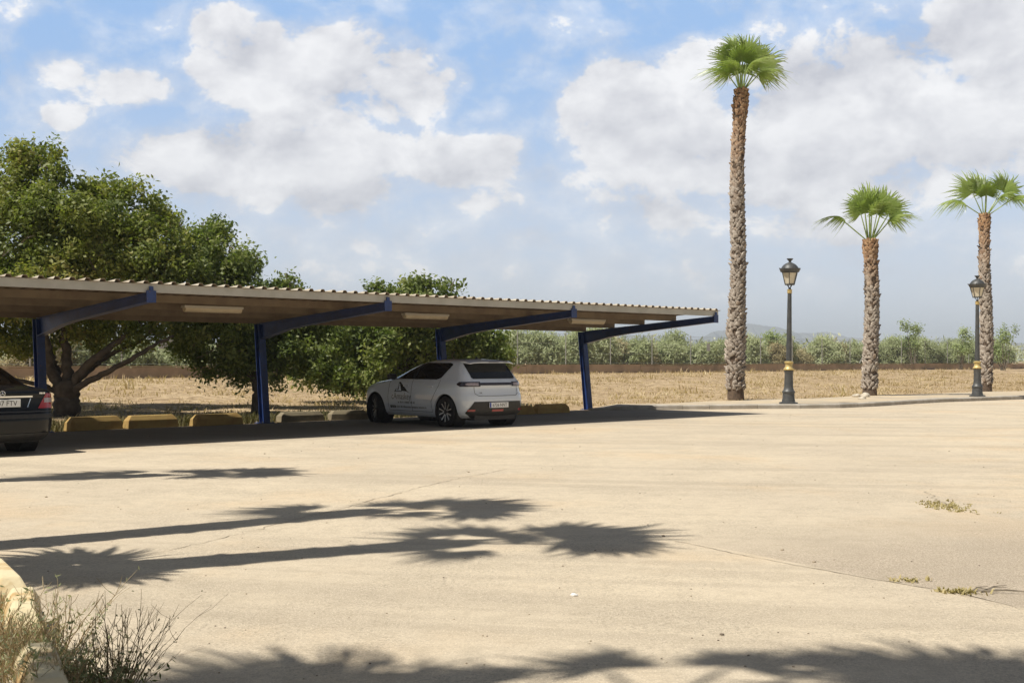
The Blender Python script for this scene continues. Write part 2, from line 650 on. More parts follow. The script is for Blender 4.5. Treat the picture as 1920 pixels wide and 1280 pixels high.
crack([(1250, 1008), (1400, 1040), (1500, 1058), (1640, 1083), (1790, 1107), (1930, 1142)], 0.016, .006, .08, 'seam')
crack([(300, 1035), (420, 1005), (560, 972), (640, 952), (700, 935), (800, 910), (860, 895), (920, 884), (960, 877)], 0.017, .02, .1, 'crack')
crack([(1735, 918), (1750, 932), (1775, 945)], 0.016, .02, .08, 'crack')
crack([(318, 1230), (345, 1222), (372, 1213), (400, 1206)], 0.010, .006, .05, 'crack')

# ------------------------------------------------------------------ hills
m_hill = mat('hill_scrub', (0.10, 0.11, 0.085), 1.0, col2=(0.16, 0.14, 0.10), scale=0.004)


def hill(y, prof, depth, seed):
    r = random.Random(seed)
    pts = []
    for a, b in zip(prof[:-1], prof[1:]):
        for i in range(12):
            t = i / 12
            t2 = t * t * (3 - 2 * t)
            pts.append((a[0] + (b[0] - a[0]) * t, a[1] + (b[1] - a[1]) * t2 + r.uniform(-.8, .8)))
    vs, fs = [], []
    rows = [(-0.8, -0.02), (-.5, .35), (-.2, .75), (0, 1), (.3, .7), (.7, .3), (1, -.02)]
    for (px, py) in pts:
        c = A(px, py, y)
        for (dy, h) in rows:
            yy = y + dy * depth
            vs.append((c.x + r.uniform(-20, 20) * (dy != 0), yy, max(-.5, c.z * (h + r.uniform(-.04, .04) * (dy != 0)))))
    k = len(rows)
    for i in range(len(pts) - 1):
        for j in range(k - 1):
            fs.append((i * k + j, i * k + k + j, i * k + k + j + 1, i * k + j + 1))
    mb = MB()
    mb.add(vs, fs)
    o = mb.build('hills', m_hill, smooth=True)
    tag(o, kind='structure')


hill(4300, [(1240, 655), (1300, 636), (1350, 620), (1400, 606), (1450, 612), (1500, 624), (1530, 624), (1545, 622), (1600, 633), (1680, 640), (1780, 634), (1900, 642), (2000, 650)], 700, 2)
hill(5200, [(300, 655), (600, 648), (900, 630), (980, 624), (1060, 630), (1150, 628), (1250, 632), (1320, 640), (1420, 655)], 700, 5)

# ------------------------------------------------------------------ perimeter wall + fence
m_wall = mat('wall_concrete', (0.50, 0.37, 0.26), 0.95, col2=(0.36, 0.27, 0.19), scale=0.8, lo=.4, hi=.65, bump=0.3, bscale=8)
m_post = mat('galvanised_post', (0.50, 0.50, 0.46), 0.55, metal=0.3, col2=(0.40, 0.40, 0.38), scale=4)
m_wire = mat('fence_wire', (0.32, 0.33, 0.31), 0.6, metal=0.4)
W1 = Vector((2.2, 70.0, 0))
WB = 0.56


def wallpt(t, n=0.0, z=0.0): return W1 + ROW * t - ARM * n + Vector((0, 0, z))


w = empty('perimeter_wall', wallpt(0, 0, WB))
tag(w, 'low brown concrete wall along the far edge of the dry field', 'wall')
Mrow = Matrix.Rotation(math.atan2(ROW.y, ROW.x), 3, 'Z')
mb = MB()
t = -62.0
while t < 74:
    L = 5.0
    dz = random.uniform(-.02, .02)
    mb.box(wallpt(t + L / 2, 0, WB + .2 + dz) - w.location, (L - .02, .2, .64), Mrow)
    t += L
mb.build('wall_panel', m_wall, w)
mb = MB()
mb.box(wallpt(6, 0, WB + .565) - w.location, (136, .26, .05), Mrow)
mb.build('coping', m_wall, w)

fe = empty('wire_fence', wallpt(0, 0, WB + .59))
tag(fe, 'thin wire fence on pale posts standing on the low wall', 'fence')
t = -62.0 + 0.4
ts = []
k = -2.6 - 3.95 * 15
while k < 72:
    ts.append(k)
    k += 3.95
post_proto = None
for k in ts:
    if post_proto is None:
        mb = MB()
        mb.tube([(0, 0, 0), (0, 0, 1.85)], 0.03, 8)
        mb.lathe([(.036, 1.85), (.036, 1.88), (.01, 1.9)], 8)
        post_proto = mb.build('post', m_post, fe)
        o = post_proto
    else:
        o = post_proto.copy()
        COL.objects.link(o)
        o.parent = fe
    o.location = ROW * k
mb = MB()
for z in (0.08, 0.65, 1.25, 1.8):
    mb.tube([ROW * ts[0] + Vector((0, 0, z)), ROW * ts[-1] + Vector((0, 0, z))], 0.007, 4)
# sparse diagonal mesh
tt = ts[0]
while tt < ts[-1] - 2:
    for s_ in (1, -1):
        a = ROW * tt + Vector((0, 0, .08 if s_ > 0 else 1.8))
        b = ROW * (tt + 1.72) + Vector((0, 0, 1.8 if s_ > 0 else .08))
        mb.tube([a, b], 0.0022, 3, cap=False)
    tt += 0.16
mb.build('wire', m_wire, fe)
mb = MB()
tb = 34.3
mb.tube([ROW * tb + Vector((0, 0, .02)), ROW * (tb + 1.6) + Vector((0, 0, 1.6))], 0.03, 6)
mb.build('brace', m_post, fe)

m_sign = mat('sign_plate', (0.55, 0.57, 0.56), 0.5, col2=(0.45, 0.47, 0.46), scale=3)


def sign(px, py, w_, h_, label):
    # on the fence plane at that pixel
    u = (px - CX) / F
    tq = (u * W1.y - W1.x) / (ROW.x - u * ROW.y)
    p = wallpt(tq, -.06, 0)
    z = CAM_H - (py - HY) / F * p.y
    o = empty('fence_sign', (p.x, p.y, z))
    tag(o, label, 'sign')
    mb = MB()
    mb.box((0, 0, 0), (w_, .012, h_), Mrow)
    pl = mb.build('plate', m_sign, o)
    bevel_obj(pl, .004, 1)
    for sx in (-1, 1):
        for sz in (-1, 1):
            mb = MB()
            mb.lathe([(.014, 0), (.014, .012)], 8, c=ARM * .006 + ROW * (sx * w_ * .42) + Vector((0, 0, sz * h_ * .4)), M=Matrix.Rotation(R(90), 3, 'X'))
            mb.build('bolt', m_post, pl)


sign(1327, 651, .36, .5, 'small pale grey plate on the wire fence left of the tall palm')
sign(311, 645, .75, .42, 'pale rectangular board on the fence seen under the big tree limb')

# ------------------------------------------------------------------ foliage
def leaves(points, out, n_per, spread, ln, wd, r, up=0.6, jit=0.9, droop=0.0):
    """leaf quads scattered round clump points; returns V, F, clump index per vertex"""
    K = len(points)
    idx = np.repeat(np.arange(K), n_per)
    M = len(idx)
    off = r.normal(0, 1, (M, 3)) * spread
    c = points[idx] + off
    nrm = out[idx] + r.normal(0, jit, (M, 3))
    nrm[:, 2] += up
    nrm /= np.linalg.norm(nrm, axis=1, keepdims=True) + 1e-9
    d = r.normal(0, 1, (M, 3))
    d[:, 2] -= droop
    d -= nrm * (d * nrm).sum(1, keepdims=True)
    d /= np.linalg.norm(d, axis=1, keepdims=True) + 1e-9
    s = np.cross(nrm, d)
    L = ln * r.uniform(.7, 1.3, (M, 1))
    W = wd * r.uniform(.7, 1.3, (M, 1))
    a = c - d * L * .5
    b = c + s * W * .5 + nrm * W * .12
    e = c + d * L * .5
    g = c - s * W * .5 + nrm * W * .12
    V = np.stack([a, b, e, g], 1).reshape(-1, 3)
    Fq = np.arange(M * 4).reshape(-1, 4)
    return V, Fq, np.repeat(idx, 4)


def lobes_points(lobes, r, dens, shell=0.5):
    """lobes: (centre Vector, (rx,ry,rz)); dens clumps per m2 of lobe surface"""
    P_, O_ = [], []
    for c, rad in lobes:
        rad = np.array(rad)
        area = 4 * math.pi * ((rad[0] * rad[1] + rad[0] * rad[2] + rad[1] * rad[2]) / 3)
        n = int(area * dens)
        d = r.normal(0, 1, (n, 3))
        d /= np.linalg.norm(d, axis=1, keepdims=True)
        rr = shell + (1 - shell) * r.random((n, 1)) ** 0.6
        # ragged surface
        rr *= 1 + 0.16 * np.sin(d[:, :1] * 9 + d[:, 2:] * 7 + c[0] * 3) + r.normal(0, .07, (n, 1))
        P_.append(np.array(c)[None, :] + d * rr * rad)
        O_.append(d)
    return np.concatenate(P_), np.concatenate(O_)


m_ficus = leaf_mat('ficus_leaf', [(0.0, (0.095, 0.130, 0.034)), (0.4, (0.21, 0.245, 0.058)), (0.75, (0.34, 0.345, 0.095)), (1.0, (0.42, 0.33, 0.14))], 0.42, 0.5, 0.35)
m_ficus2 = leaf_mat('dark_leaf', [(0.0, (0.085, 0.125, 0.036)), (0.5, (0.20, 0.245, 0.068)), (1.0, (0.36, 0.375, 0.14))], 0.42, 0.5, 0.38)
m_bark = mat('tree_bark', (0.115, 0.094, 0.072), 0.95, col2=(0.065, 0.052, 0.040), scale=5, bump=0.7, bscale=14)
m_twig = mat('twig_bark', (0.26, 0.22, 0.17), 0.95, col2=(0.17, 0.14, 0.10), scale=9)


def limb(pts, r0, r1, mb, n=8, wob=0.03):
    pts = [Vector(p) for p in pts]
    out = []
    for i in range(len(pts) - 1):
        p0, p1 = pts[max(i - 1, 0)], pts[i]
        p2, p3 = pts[i + 1], pts[min(i + 2, len(pts) - 1)]
        for k in range(6):
            t = k / 6
            q = 0.5 * ((2 * p1) + (p2 - p0) * t + (2 * p0 - 5 * p1 + 4 * p2 - p3) * t * t + (3 * p1 - p0 - 3 * p2 + p3) * t ** 3)
            out.append(q + Vector((random.gauss(0, wob), random.gauss(0, wob), 0)))
    out.append(pts[-1])
    rad = [r0 + (r1 - r0) * (i / (len(out) - 1)) ** 0.8 for i in range(len(out))]
    mb.tube(out, rad, n)


def tree(name, base, lobes, limbs, material, label, seed, dens=26, n_per=10, ln=.115, wd=.062, spread=.11, twigs=120):
    r = np.random.default_rng(seed)
    o = empty(name, base)
    b = np.array(base)
    sub = []
    for c, rad in lobes:
        c = c - Vector(base)
        sub.append((c, tuple(q * .72 for q in rad), .35))
        for k in range(15):
            d = Vector(r.normal(0, 1, 3)).normalized()
            f = r.uniform(.68, 1.0)
            q = r.uniform(.20, .36)
            m_ = float(np.mean(rad))
            sub.append((c + Vector((d.x * rad[0] * f, d.y * rad[1] * f, d.z * rad[2] * f)), (m_ * q * 1.15, m_ * q * 1.15, m_ * q * .85), 1.0))
    P_, O_, K_ = [], [], []
    for i, (c, rad, w_) in enumerate(sub):
        p_, o_ = lobes_points([(c, rad)], r, dens * w_, .3)
        P_.append(p_)
        O_.append(o_)
        K_.append(np.full(len(p_), r.beta(2.0, 2.2)))
    pts, out, kl = np.concatenate(P_), np.concatenate(O_), np.concatenate(K_)
    V_, F_, ix = leaves(pts, out, n_per, spread, ln, wd, r, up=.45, jit=.6)
    kt = np.clip(kl * .75 + r.beta(2.2, 2.6, len(pts)) * .4 - .08, 0, 1)
    tint = np.clip(kt[ix] + np.repeat(r.normal(0, .10, len(ix) // 4), 4), 0, 1)
    np_mesh('crown', V_, F_, material, o, tint)
    mb = MB()
    for pp, r0, r1 in limbs:
        limb([Vector(p) - Vector(base) for p in pp], r0, r1, mb)
    ob = mb.build('trunk', m_bark, o, smooth=True)
    mb = MB()
    for i in range(twigs):
        c, rad = lobes[r.integers(len(lobes))]
        c = c - Vector(base)
        d = Vector(r.normal(0, 1, 3)).normalized()
        e = c + Vector((d.x * rad[0], d.y * rad[1], d.z * rad[2])) * .97
        s_ = c + Vector((d.x * rad[0], d.y * rad[1], d.z * rad[2])) * .3
        m_ = (s_ + e) / 2 + Vector(r.normal(0, .1, 3))
        mb.tube([s_, m_, e], [.022, .014, .005], 4, cap=False)
    mb.build('twig', m_twig, o)['kind'] = 'stuff'
    tag(o, label, 'tree', 'broadleaf trees behind the carport')
    return o


def L(px, py, y, rp, sx=1.0, sz=1.0, sy=1.0):
    k = F / y
    return (A(px, py, y), (rp / k * sx, rp / k * sy, rp / k * sz))


# big ficus at the left
b1 = P(125, 784)
Y1 = b1.y
tree('ficus_tree', b1, [
    L(-70, 385, Y1, 105), L(40, 345, Y1, 72), L(35, 300, Y1 + .2, 36), L(92, 320, Y1 - .3, 42), L(150, 385, Y1 + .4, 60), L(195, 368, Y1, 42),
    L(262, 385, Y1 - .2, 44), L(285, 420, Y1 + .2, 40), L(120, 450, Y1 - 1.0, 95), L(20, 470, Y1 - 1.2, 95), L(245, 475, Y1 - .6, 78),
    L(-150, 480, Y1, 120), L(-100, 560, Y1 - .8, 110), L(170, 520, Y1 - 1.2, 70), L(60, 540, Y1 - 1.4, 70),
    L(25, 610, Y1, 62), L(180, 605, Y1 + .6, 55), L(250, 600, Y1 + .2, 52), L(285, 622, Y1 + .3, 30), L(-90, 640, Y1, 66), L(60, 640, Y1 + .8, 40),
    L(110, 590, Y1 + 1.2, 60), L(310, 470, Y1 - .4, 50), L(315, 425, Y1, 26), L(215, 430, Y1 - .9, 60), L(70, 400, Y1 - .8, 70), L(335, 500, Y1 - .6, 40), L(280, 530, Y1 - .8, 55), L(60, 500, Y1 + 3, 110), L(190, 520, Y1 + 3.2, 100), L(270, 560, Y1 + 3, 60), L(-80, 500, Y1 + 3, 110)],
    [([b1 - Vector((0, 0, .15)), A(125, 750, Y1), A(122, 722, Y1)], .34, .27),
     ([A(120, 740, Y1), A(98, 700, Y1), A(86, 640, Y1 - .1), A(70, 560, Y1 - .2), A(50, 450, Y1)], .17, .05),
     ([A(126, 735, Y1), A(128, 690, Y1 + .1), A(122, 640, Y1 + .2), A(120, 560, Y1), A(110, 420, Y1)], .17, .05),
     ([A(120, 730, Y1), A(104, 690, Y1 + .3), A(96, 660, Y1 + .4), A(60, 620, Y1 + .5)], .10, .04),
     ([A(132, 735, Y1), A(160, 690, Y1 - .1), A(200, 655, Y1 - .2), A(250, 615, Y1), A(290, 520, Y1)], .14, .04),
     ([A(134, 740, Y1), A(152, 722, Y1 - .2), A(200, 698, Y1 - .4), A(255, 668, Y1 - .4), A(290, 645, Y1 - .3), A(325, 630, Y1 - .2)], .11, .03),
     ([A(134, 728, Y1), A(170, 690, Y1 + .3), A(210, 662, Y1 + .4), A(262, 640, Y1 + .4), A(290, 610, Y1 + .4)], .10, .03),
     ([A(112, 738, Y1), A(85, 724, Y1), A(45, 715, Y1 + .1), A(-40, 690, Y1 + .2), A(-100, 640, Y1)], .08, .03)],
    m_ficus, 'large tree with several spreading limbs and yellowish green crown beside the black car', 21)
# second tree, low hanging crown
b2 = P(482, 779)
Y2 = b2.y
tree('broadleaf_tree', b2, [
    L(378, 455, Y2, 44), L(405, 440, Y2 + .3, 30), L(425, 482, Y2 - .3, 46), L(350, 480, Y2, 48), L(450, 510, Y2, 38), L(478, 485, Y2, 15), L(385, 520, Y2 - .5, 50), L(535, 532, Y2, 20), L(548, 548, Y2, 22), L(516, 546, Y2, 18),
    L(440, 560, Y2 - .4, 70), L(372, 605, Y2, 55), L(420, 645, Y2 - .3, 60), L(355, 648, Y2, 34), L(385, 690, Y2, 26), L(480, 640, Y2 + .4, 66), L(520, 600, Y2 + .3, 50),
    L(545, 655, Y2, 46), L(590, 675, Y2, 42), L(625, 700, Y2, 26), L(560, 600, Y2 + .4, 46), L(450, 700, Y2 + .3, 26), L(520, 700, Y2, 28), L(610, 640, Y2 + .5, 40), L(430, 590, Y2 + 2.8, 90), L(540, 630, Y2 + 3, 75), L(370, 580, Y2 + 2.6, 60)],
    [([b2 - Vector((0, 0, .15)), A(484, 735, Y2), A(480, 700, Y2)], .17, .13),
     ([A(480, 715, Y2), A(450, 660, Y2), A(410, 600, Y2), A(390, 500, Y2)], .11, .03),
     ([A(482, 710, Y2), A(490, 650, Y2), A(470, 560, Y2), A(460, 510, Y2)], .10, .03),
     ([A(482, 715, Y2), A(520, 670, Y2), A(570, 640, Y2), A(610, 660, Y2)], .09, .02)],
    m_ficus2, 'tree with low hanging dark crown behind the second blue column from the left', 22)
b3 = P(760, 762, 0.12)
b3 = Vector((-3.25, 36.0, 0.05))
Y3 = b3.y
tree('broadleaf_tree', b3, [
    L(650, 615, Y3, 46), L(700, 600, Y3 + .4, 50), L(722, 556, Y3, 30), L(700, 575, Y3, 22), L(770, 556, Y3, 34), L(795, 545, Y3 + .2, 26), L(842, 556, Y3, 32), L(780, 600, Y3 - .4, 60),
    L(840, 610, Y3, 50), L(720, 650, Y3 - .5, 60), L(640, 660, Y3, 48), L(790, 660, Y3, 56), L(690, 690, Y3 - .5, 40), L(640, 700, Y3 - .3, 30), L(850, 650, Y3, 44), L(890, 640, Y3 + .3, 36), L(900, 665, Y3, 30),
    L(750, 700, Y3, 36), L(600, 650, Y3 + .3, 40), L(925, 655, Y3 + .6, 34), L(870, 620, Y3 + .8, 40), L(570, 690, Y3, 34), L(620, 715, Y3, 24), L(665, 725, Y3, 22), L(720, 690, Y3 + 2.6, 80), L(820, 660, Y3 + 2.6, 70)],
    [([b3 - Vector((0, 0, .2)), A(745, 720, Y3), A(740, 690, Y3)], .16, .12),
     ([A(742, 705, Y3), A(720, 650, Y3), A(690, 590, Y3)], .1, .03),
     ([A(742, 700, Y3), A(780, 640, Y3), A(790, 560, Y3)], .1, .03),
     ([A(742, 700, Y3), A(820, 650, Y3), A(860, 600, Y3)], .08, .02)],
    m_ficus2, 'rounded bushy tree directly behind the white hatchback', 23, ln=.14, wd=.08)

# shrubs beyond the fence
m_shrub = leaf_mat('shrub_leaf', [(0.0, (0.17, 0.20, 0.09)), (0.5, (0.34, 0.38, 0.19)), (1.0, (0.55, 0.57, 0.38))], 0.25, 0.55, 0.3)
m_dryshrub = leaf_mat('dry_shrub_leaf', [(0.0, (0.22, 0.175, 0.09)), (0.5, (0.34, 0.29, 0.16)), (1.0, (0.44, 0.40, 0.24))], 0.2, 0.8, 0.1)
GZ = 0.57


def shrub(name, pos, w_, h_, material, label, group, seed, wispy=False, cat='shrub'):
    r = np.random.default_rng(seed)
    o = empty(name, pos)
    lob = []
    n = 5 if not wispy else 9
    for i in range(n):
        a, q = r.uniform(0, 6.28), r.uniform(0, .42) * w_
        hh = h_ * r.uniform(.35, .78)
        rad = w_ * r.uniform(.22, .34) * (0.55 if wispy else 1)
        lob.append((Vector((math.cos(a) * q, math.sin(a) * q * .8, hh if not wispy else h_ * r.uniform(.35, .95))), (rad, rad, min(rad * 1.05, hh * .7))))
    if not wispy:
        lob.append((Vector((0, 0, h_ * .3)), (w_ * .5, w_ * .4, h_ * .32)))
    pts, out = lobes_points(lob, r, 13 if not wispy else 8, .35)
    pts[:, 2] = np.maximum(pts[:, 2], .05)
    out = out + np.array([[-.35, -.5, 0]])
    V_, F_, ix = leaves(pts, out, 7, .15, .24, .08, r, up=.55, jit=.45, droop=.2)
    if not wispy:
        p2_ = pts[pts[:, 2] > h_ * .35]
        p2_ = np.concatenate([p2_, p2_[: len(p2_) // 2] + np.array([0, 0, h_ * .12])])
        V2, F2, ix2 = leaves(p2_, np.tile([[-.3, -.6, .2]], (len(p2_), 1)), 3, .16, .52, .045, r, up=.1, jit=.4, droop=-1.3)
        F_ = np.concatenate([F_, F2 + len(V_)])
        V_ = np.concatenate([V_, V2])
        ix = np.concatenate([ix, np.minimum(ix2, len(pts) - 1)])
    kt = r.beta(2, 2, len(pts))
    kt = np.clip(kt * .6 + .45 * np.clip(pts[:, 2] / h_, 0, 1) * 0 + .2 + r.normal(0, .1), 0, 1)
    np_mesh('foliage', V_, F_, material, o, kt[ix])
    mb = MB()
    for c, rad in lob:
        e = c + Vector((0, 0, rad[2] * .4))
        mb.tube([Vector((c.x * .15, c.y * .15, -.1)), Vector((c.x * .6, c.y * .6, c.z * .5)), e], [.035, .024, .008], 5, cap=False)
    mb.build('stem', m_twig, o, smooth=True)
    tag(o, label, cat, group)
    return o


landm = [(-9999, 'left end of the fence'), (960, 'white hatchback'), (1103, 'end column of the carport'), (1383, 'tall palm'), (1478, 'nearer street lamp'), (1636, 'short palm'), (1840, 'farther street lamp')]
ordn = ['first', 'second', 'third', 'fourth', 'fifth', 'sixth', 'seventh', 'eighth', 'ninth', 'tenth', 'eleventh', 'twelfth']
cnt = {}
t = -13.0
sid = 100
rs = random.Random(3)
while t < 66:
    n_ = rs.uniform(1.6, 3.6)
    p = wallpt(t, n_, GZ)
    px = CX + F * p.x / p.y
    if px > 1960: break
    dry = rs.random() < .22
    h_ = rs.uniform(1.75, 2.75) * (0.75 if dry else 1)
    if px < 1000: h_ *= 1.15
    w_ = rs.uniform(2.0, 3.0)
    lm = [l for l in landm if l[0] < px][-1][1]
    i_ = cnt.get(lm, 0)
    cnt[lm] = i_ + 1
    shrub('shrub', p, w_, h_, m_dryshrub if dry else m_shrub,
          '%s shrub behind the wire fence, %s right of the %s' % ('brownish dry' if dry else 'pale green', ordn[i_], lm), 'shrubs behind the wire fence', sid)
    sid += 1
    t += rs.uniform(1.3, 2.1)
# left gap under the big tree
for (t, dn, dry) in ((-29, 3, 1), (-26.5, 2.5, 0), (-24, 3.2, 0), (-37, 3, 1), (-34, 4, 1), (-21, 3, 0), (-18.5, 2.6, 0), (-16, 2.6, 0)):
    p = wallpt(t, dn, GZ)
    i_ = cnt.get('L', 0)
    cnt['L'] = i_ + 1
    shrub('shrub', p, 2.8, 1.9, m_dryshrub if dry else m_shrub,
          '%s shrub beyond the wall under the left trees, %s from the left' % ('straw coloured' if dry else 'olive green', ordn[i_]), 'shrubs behind the wire fence', sid)
    sid += 1
m_wispy = leaf_mat('wispy_leaf', [(0.0, (0.16, 0.20, 0.08)), (0.5, (0.27, 0.33, 0.13)), (1.0, (0.38, 0.43, 0.22))], 0.3, 0.5, 0.3)
for (px, top, y, lab) in ((1716, 603, 100, 'wispy young tree taller than the hedge, right of the short palm'),
                          (1800, 612, 102, 'thin wispy tree above the hedge just left of the farther lamp'),
                          (1880, 612, 98, 'feathery light green tree above the hedge at the right edge'),
                          (1440, 622, 92, 'sparse twiggy tree above the hedge between tall palm and nearer lamp')):
    p = A(px, 690, y)
    p.z = GZ
    h_ = A(px, top, y).z - GZ
    shrub('young_tree', p, 2.7, h_, m_wispy, lab, 'wispy trees over the hedge', sid, True, 'tree')
    sid += 1

# far orchard: reads as one mass
r = np.random.default_rng(77)
pts = []
for i in range(2600):
    y = 105 + 150 * r.random() ** 1.3
    x = r.uniform(-.55, .62) * y
    if nd(x, y) < 34: continue
    pts.append((x, y, GZ + r.uniform(.3, 1) * (1.9 + (y - 100) * .011)))
pts = np.array(pts)
out = np.tile(np.array([[0, -0.3, .6]]), (len(pts), 1))
V_, F_, ix = leaves(pts, out, 16, np.array([1.1, .8, .45]), .6, .22, r, up=.6)
m_orch = leaf_mat('orchard_leaf', [(0.0, (0.22, 0.27, 0.14)), (0.6, (0.38, 0.42, 0.26)), (1.0, (0.58, 0.60, 0.46))], .25, .55, .3)
orch = np_mesh('far_orchard', V_, F_, m_orch, tint=np.clip(r.beta(2, 2, len(pts))[ix] + .1, 0, 1))
tag(orch, 'hazy pale green orchard stretching behind the fence', 'orchard', kind='stuff')

# ------------------------------------------------------------------ dry grass
m_straw = leaf_mat('straw', [(0.0, (0.19, 0.13, 0.075)), (0.45, (0.47, 0.35, 0.205)), (1.0, (0.78, 0.66, 0.46))], .25, .8, .1)


def grass_mesh(name, pos, h, r, nb, label, spread=.08, lean=.6, material=None):
    K = len(pos)
    idx = np.repeat(np.arange(K), nb)
    M = len(idx)
    base = pos[idx] + np.concatenate([r.normal(0, spread, (M, 2)), np.zeros((M, 1))], 1)
    ang = r.uniform(0, 6.283, M)
    hh = h[idx] * r.uniform(.5, 1.2, M)
    ln = r.uniform(.1, 1, M) * lean
    d = np.stack([np.cos(ang), np.sin(ang), np.zeros(M)], 1)
    s = np.stack([-np.sin(ang), np.cos(ang), np.zeros(M)], 1)
    w_ = (hh * .05 + .006)[:, None]
    mid = base + d * (ln * hh * .35)[:, None] + np.array([0, 0, 1]) * (hh * .6)[:, None]
    tip = base + d * (ln * hh)[:, None] + np.array([0, 0, 1]) * hh[:, None]
    V_ = np.stack([base - s * w_, base + s * w_, mid + s * w_ * .8, mid - s * w_ * .8, tip], 1).reshape(-1, 3)
    o5 = np.arange(M)[:, None] * 5
    F_ = np.concatenate([o5 + np.array([[0, 1, 2]]), o5 + np.array([[0, 2, 3]]), o5 + np.array([[3, 2, 4]])], 0)
    ct = np.clip(r.beta(1.3, 1.3, K) * .7 + .3 * (.5 + .5 * np.sin(pos[:, 0] * .45 + 1.3 * np.sin(pos[:, 1] * .23)) * np.sin(pos[:, 1] * .31 + pos[:, 0] * .12)), 0, 1)
    tint = np.clip(np.repeat(ct[idx] * .7 + r.beta(2, 2, M) * .4 - .05, 5), 0, 1)
    o = np_mesh(name, V_, F_, material or m_straw, tint=tint)
    tag(o, label, 'grass', kind='stuff')
    return o


r = np.random.default_rng(5)
pos, hs = [], []
for i in range(26000):
    t_ = r.uniform(-45, 62)
    n_ = 1.2 + 25.2 * r.random() ** 1.25
    p = COL4 + ROW * t_ - ARM * n_
    if not (abs(p.x / p.y) < .47): continue
    if 0 < t_ < 9 and n_ < 1.6: continue
    pv_n = 1.0 + max(0, (t_ - 5) * 0.012)
    if n_ < pv_n and t_ > 0: continue
    cl = math.sin(p.x * 1.3 + 1.7 * math.sin(p.y * .7)) * math.sin(p.y * 1.1 + p.x * .4)
    if r.random() > .55 + .45 * cl: continue
    pos.append((p.x, p.y, float(terrain(p.x, p.y)) - .02))
    hs.append(r.uniform(.035, .11) * (1.0 + .7 * max(0, cl)) * (2.2 if r.random() < .04 else 1))
grass_mesh('dry_grass', np.array(pos), np.array(hs), r, 8, 'mown straw coloured dry grass over the field before the wall', .2, 2.2)
# taller tufts along the wall foot
pos = np.array([tuple(wallpt(t_, -.25 - abs(r.normal(0, .4)), WB - .06)) for t_ in r.uniform(-45, 60, 700)])
grass_mesh('wall_grass', pos, r.uniform(.08, .34, len(pos)), r, 8, 'taller dry grass tufts along the foot of the low wall', .15, .5)
# weeds behind the wheel stops
m_weed = leaf_mat('weed_leaf', [(0.0, (0.07, 0.07, 0.03)), (0.5, (0.13, 0.12, 0.055)), (1.0, (0.26, 0.2, 0.11))], .2, .8, .1)
pos = []
for i in range(2600):
    q = COL4 + ROW * r.uniform(-24, -1.2) - ARM * r.uniform(.35, 2.0)
    pos.append((q.x, q.y, -.03))
grass_mesh('bay_weeds', np.array(pos), r.uniform(.05, .24, len(pos)), r, 7, 'low dark weeds and litter behind the parking blocks', .1, .8, m_weed)


# ------------------------------------------------------------------ carport
m_blue = mat('blue_paint', (0.024, 0.056, 0.20), 0.42, col2=(0.018, 0.040, 0.135), scale=3, lo=.4, hi=.7, bump=.05, bscale=20)
_nt = NT(m_blue.node_tree)
_b = _nt.n['Principled BSDF']
_old = _b.inputs['Base Color'].links[0].from_socket
_g = _nt.node('ShaderNodeTexCoord').outputs['Object']
_r = _nt.mr(_nt.noise(_g, 14, 6, .7), .60, .68)
_nt.l.new(_nt.mix(_nt.math('MULTIPLY', _r, .8), _old, (0.16, 0.085, 0.05)), _b.inputs['Base Color'])
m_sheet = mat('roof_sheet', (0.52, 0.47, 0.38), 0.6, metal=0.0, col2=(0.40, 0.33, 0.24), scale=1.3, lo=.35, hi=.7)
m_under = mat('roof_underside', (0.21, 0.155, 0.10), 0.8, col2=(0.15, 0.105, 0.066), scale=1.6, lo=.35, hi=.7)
m_fascia = mat('fascia_steel', (0.50, 0.49, 0.45), 0.55, metal=0.15, col2=(0.42, 0.41, 0.37), scale=2)
m_purlin = mat('purlin_steel', (0.21, 0.16, 0.105), 0.7, col2=(0.16, 0.115, 0.075), scale=2.5)
m_tubelight = mat('lamp_cover', (0.66, 0.56, 0.40), 0.5, col2=(0.58, 0.47, 0.32), scale=3)
m_lampbody = mat('lamp_housing', (0.55, 0.50, 0.42), 0.5)

LEN = 4.42
Z_B, SL = 2.20, 0.0672            # underside of purlins at the column, roof slope


def zpur(d): return Z_B + SL * (d + .25)


cx = empty('carport', COL4)
tag(cx, 'long blue steel carport with a corrugated monopitch roof', 'carport')
OFFS = [0.0, -5.24, -10.48, -15.42, -20.5]
colm = MB()
UPV = Vector((0, 0, 1))


def ibeam_seg(mb, pts_top, pts_bot, wdt, tf=.012, tw=.009, side=ROW):
    """I section: web between the two polylines, flanges on both, all polylines in the ARM/Z plane"""
    n = len(pts_top)
    for pl, sgn in ((pts_top, -1), (pts_bot, 1)):
        for i in range(n - 1):
            a, b = pl[i], pl[i + 1]
            d = (b - a).normalized()
            nn = d.cross(side).normalized()
            if nn.dot((pts_bot[i] - pts_top[i])) * (1 if pl is pts_top else -1) < 0: nn = -nn
            q = [a - side * wdt / 2, a + side * wdt / 2, b + side * wdt / 2, b - side * wdt / 2]
            mb.prism(q, nn * tf)
    for i in range(n - 1):
        q = [pts_top[i], pts_top[i + 1], pts_bot[i + 1], pts_bot[i]]
        mb.prism([p - side * tw / 2 for p in q], side * tw)


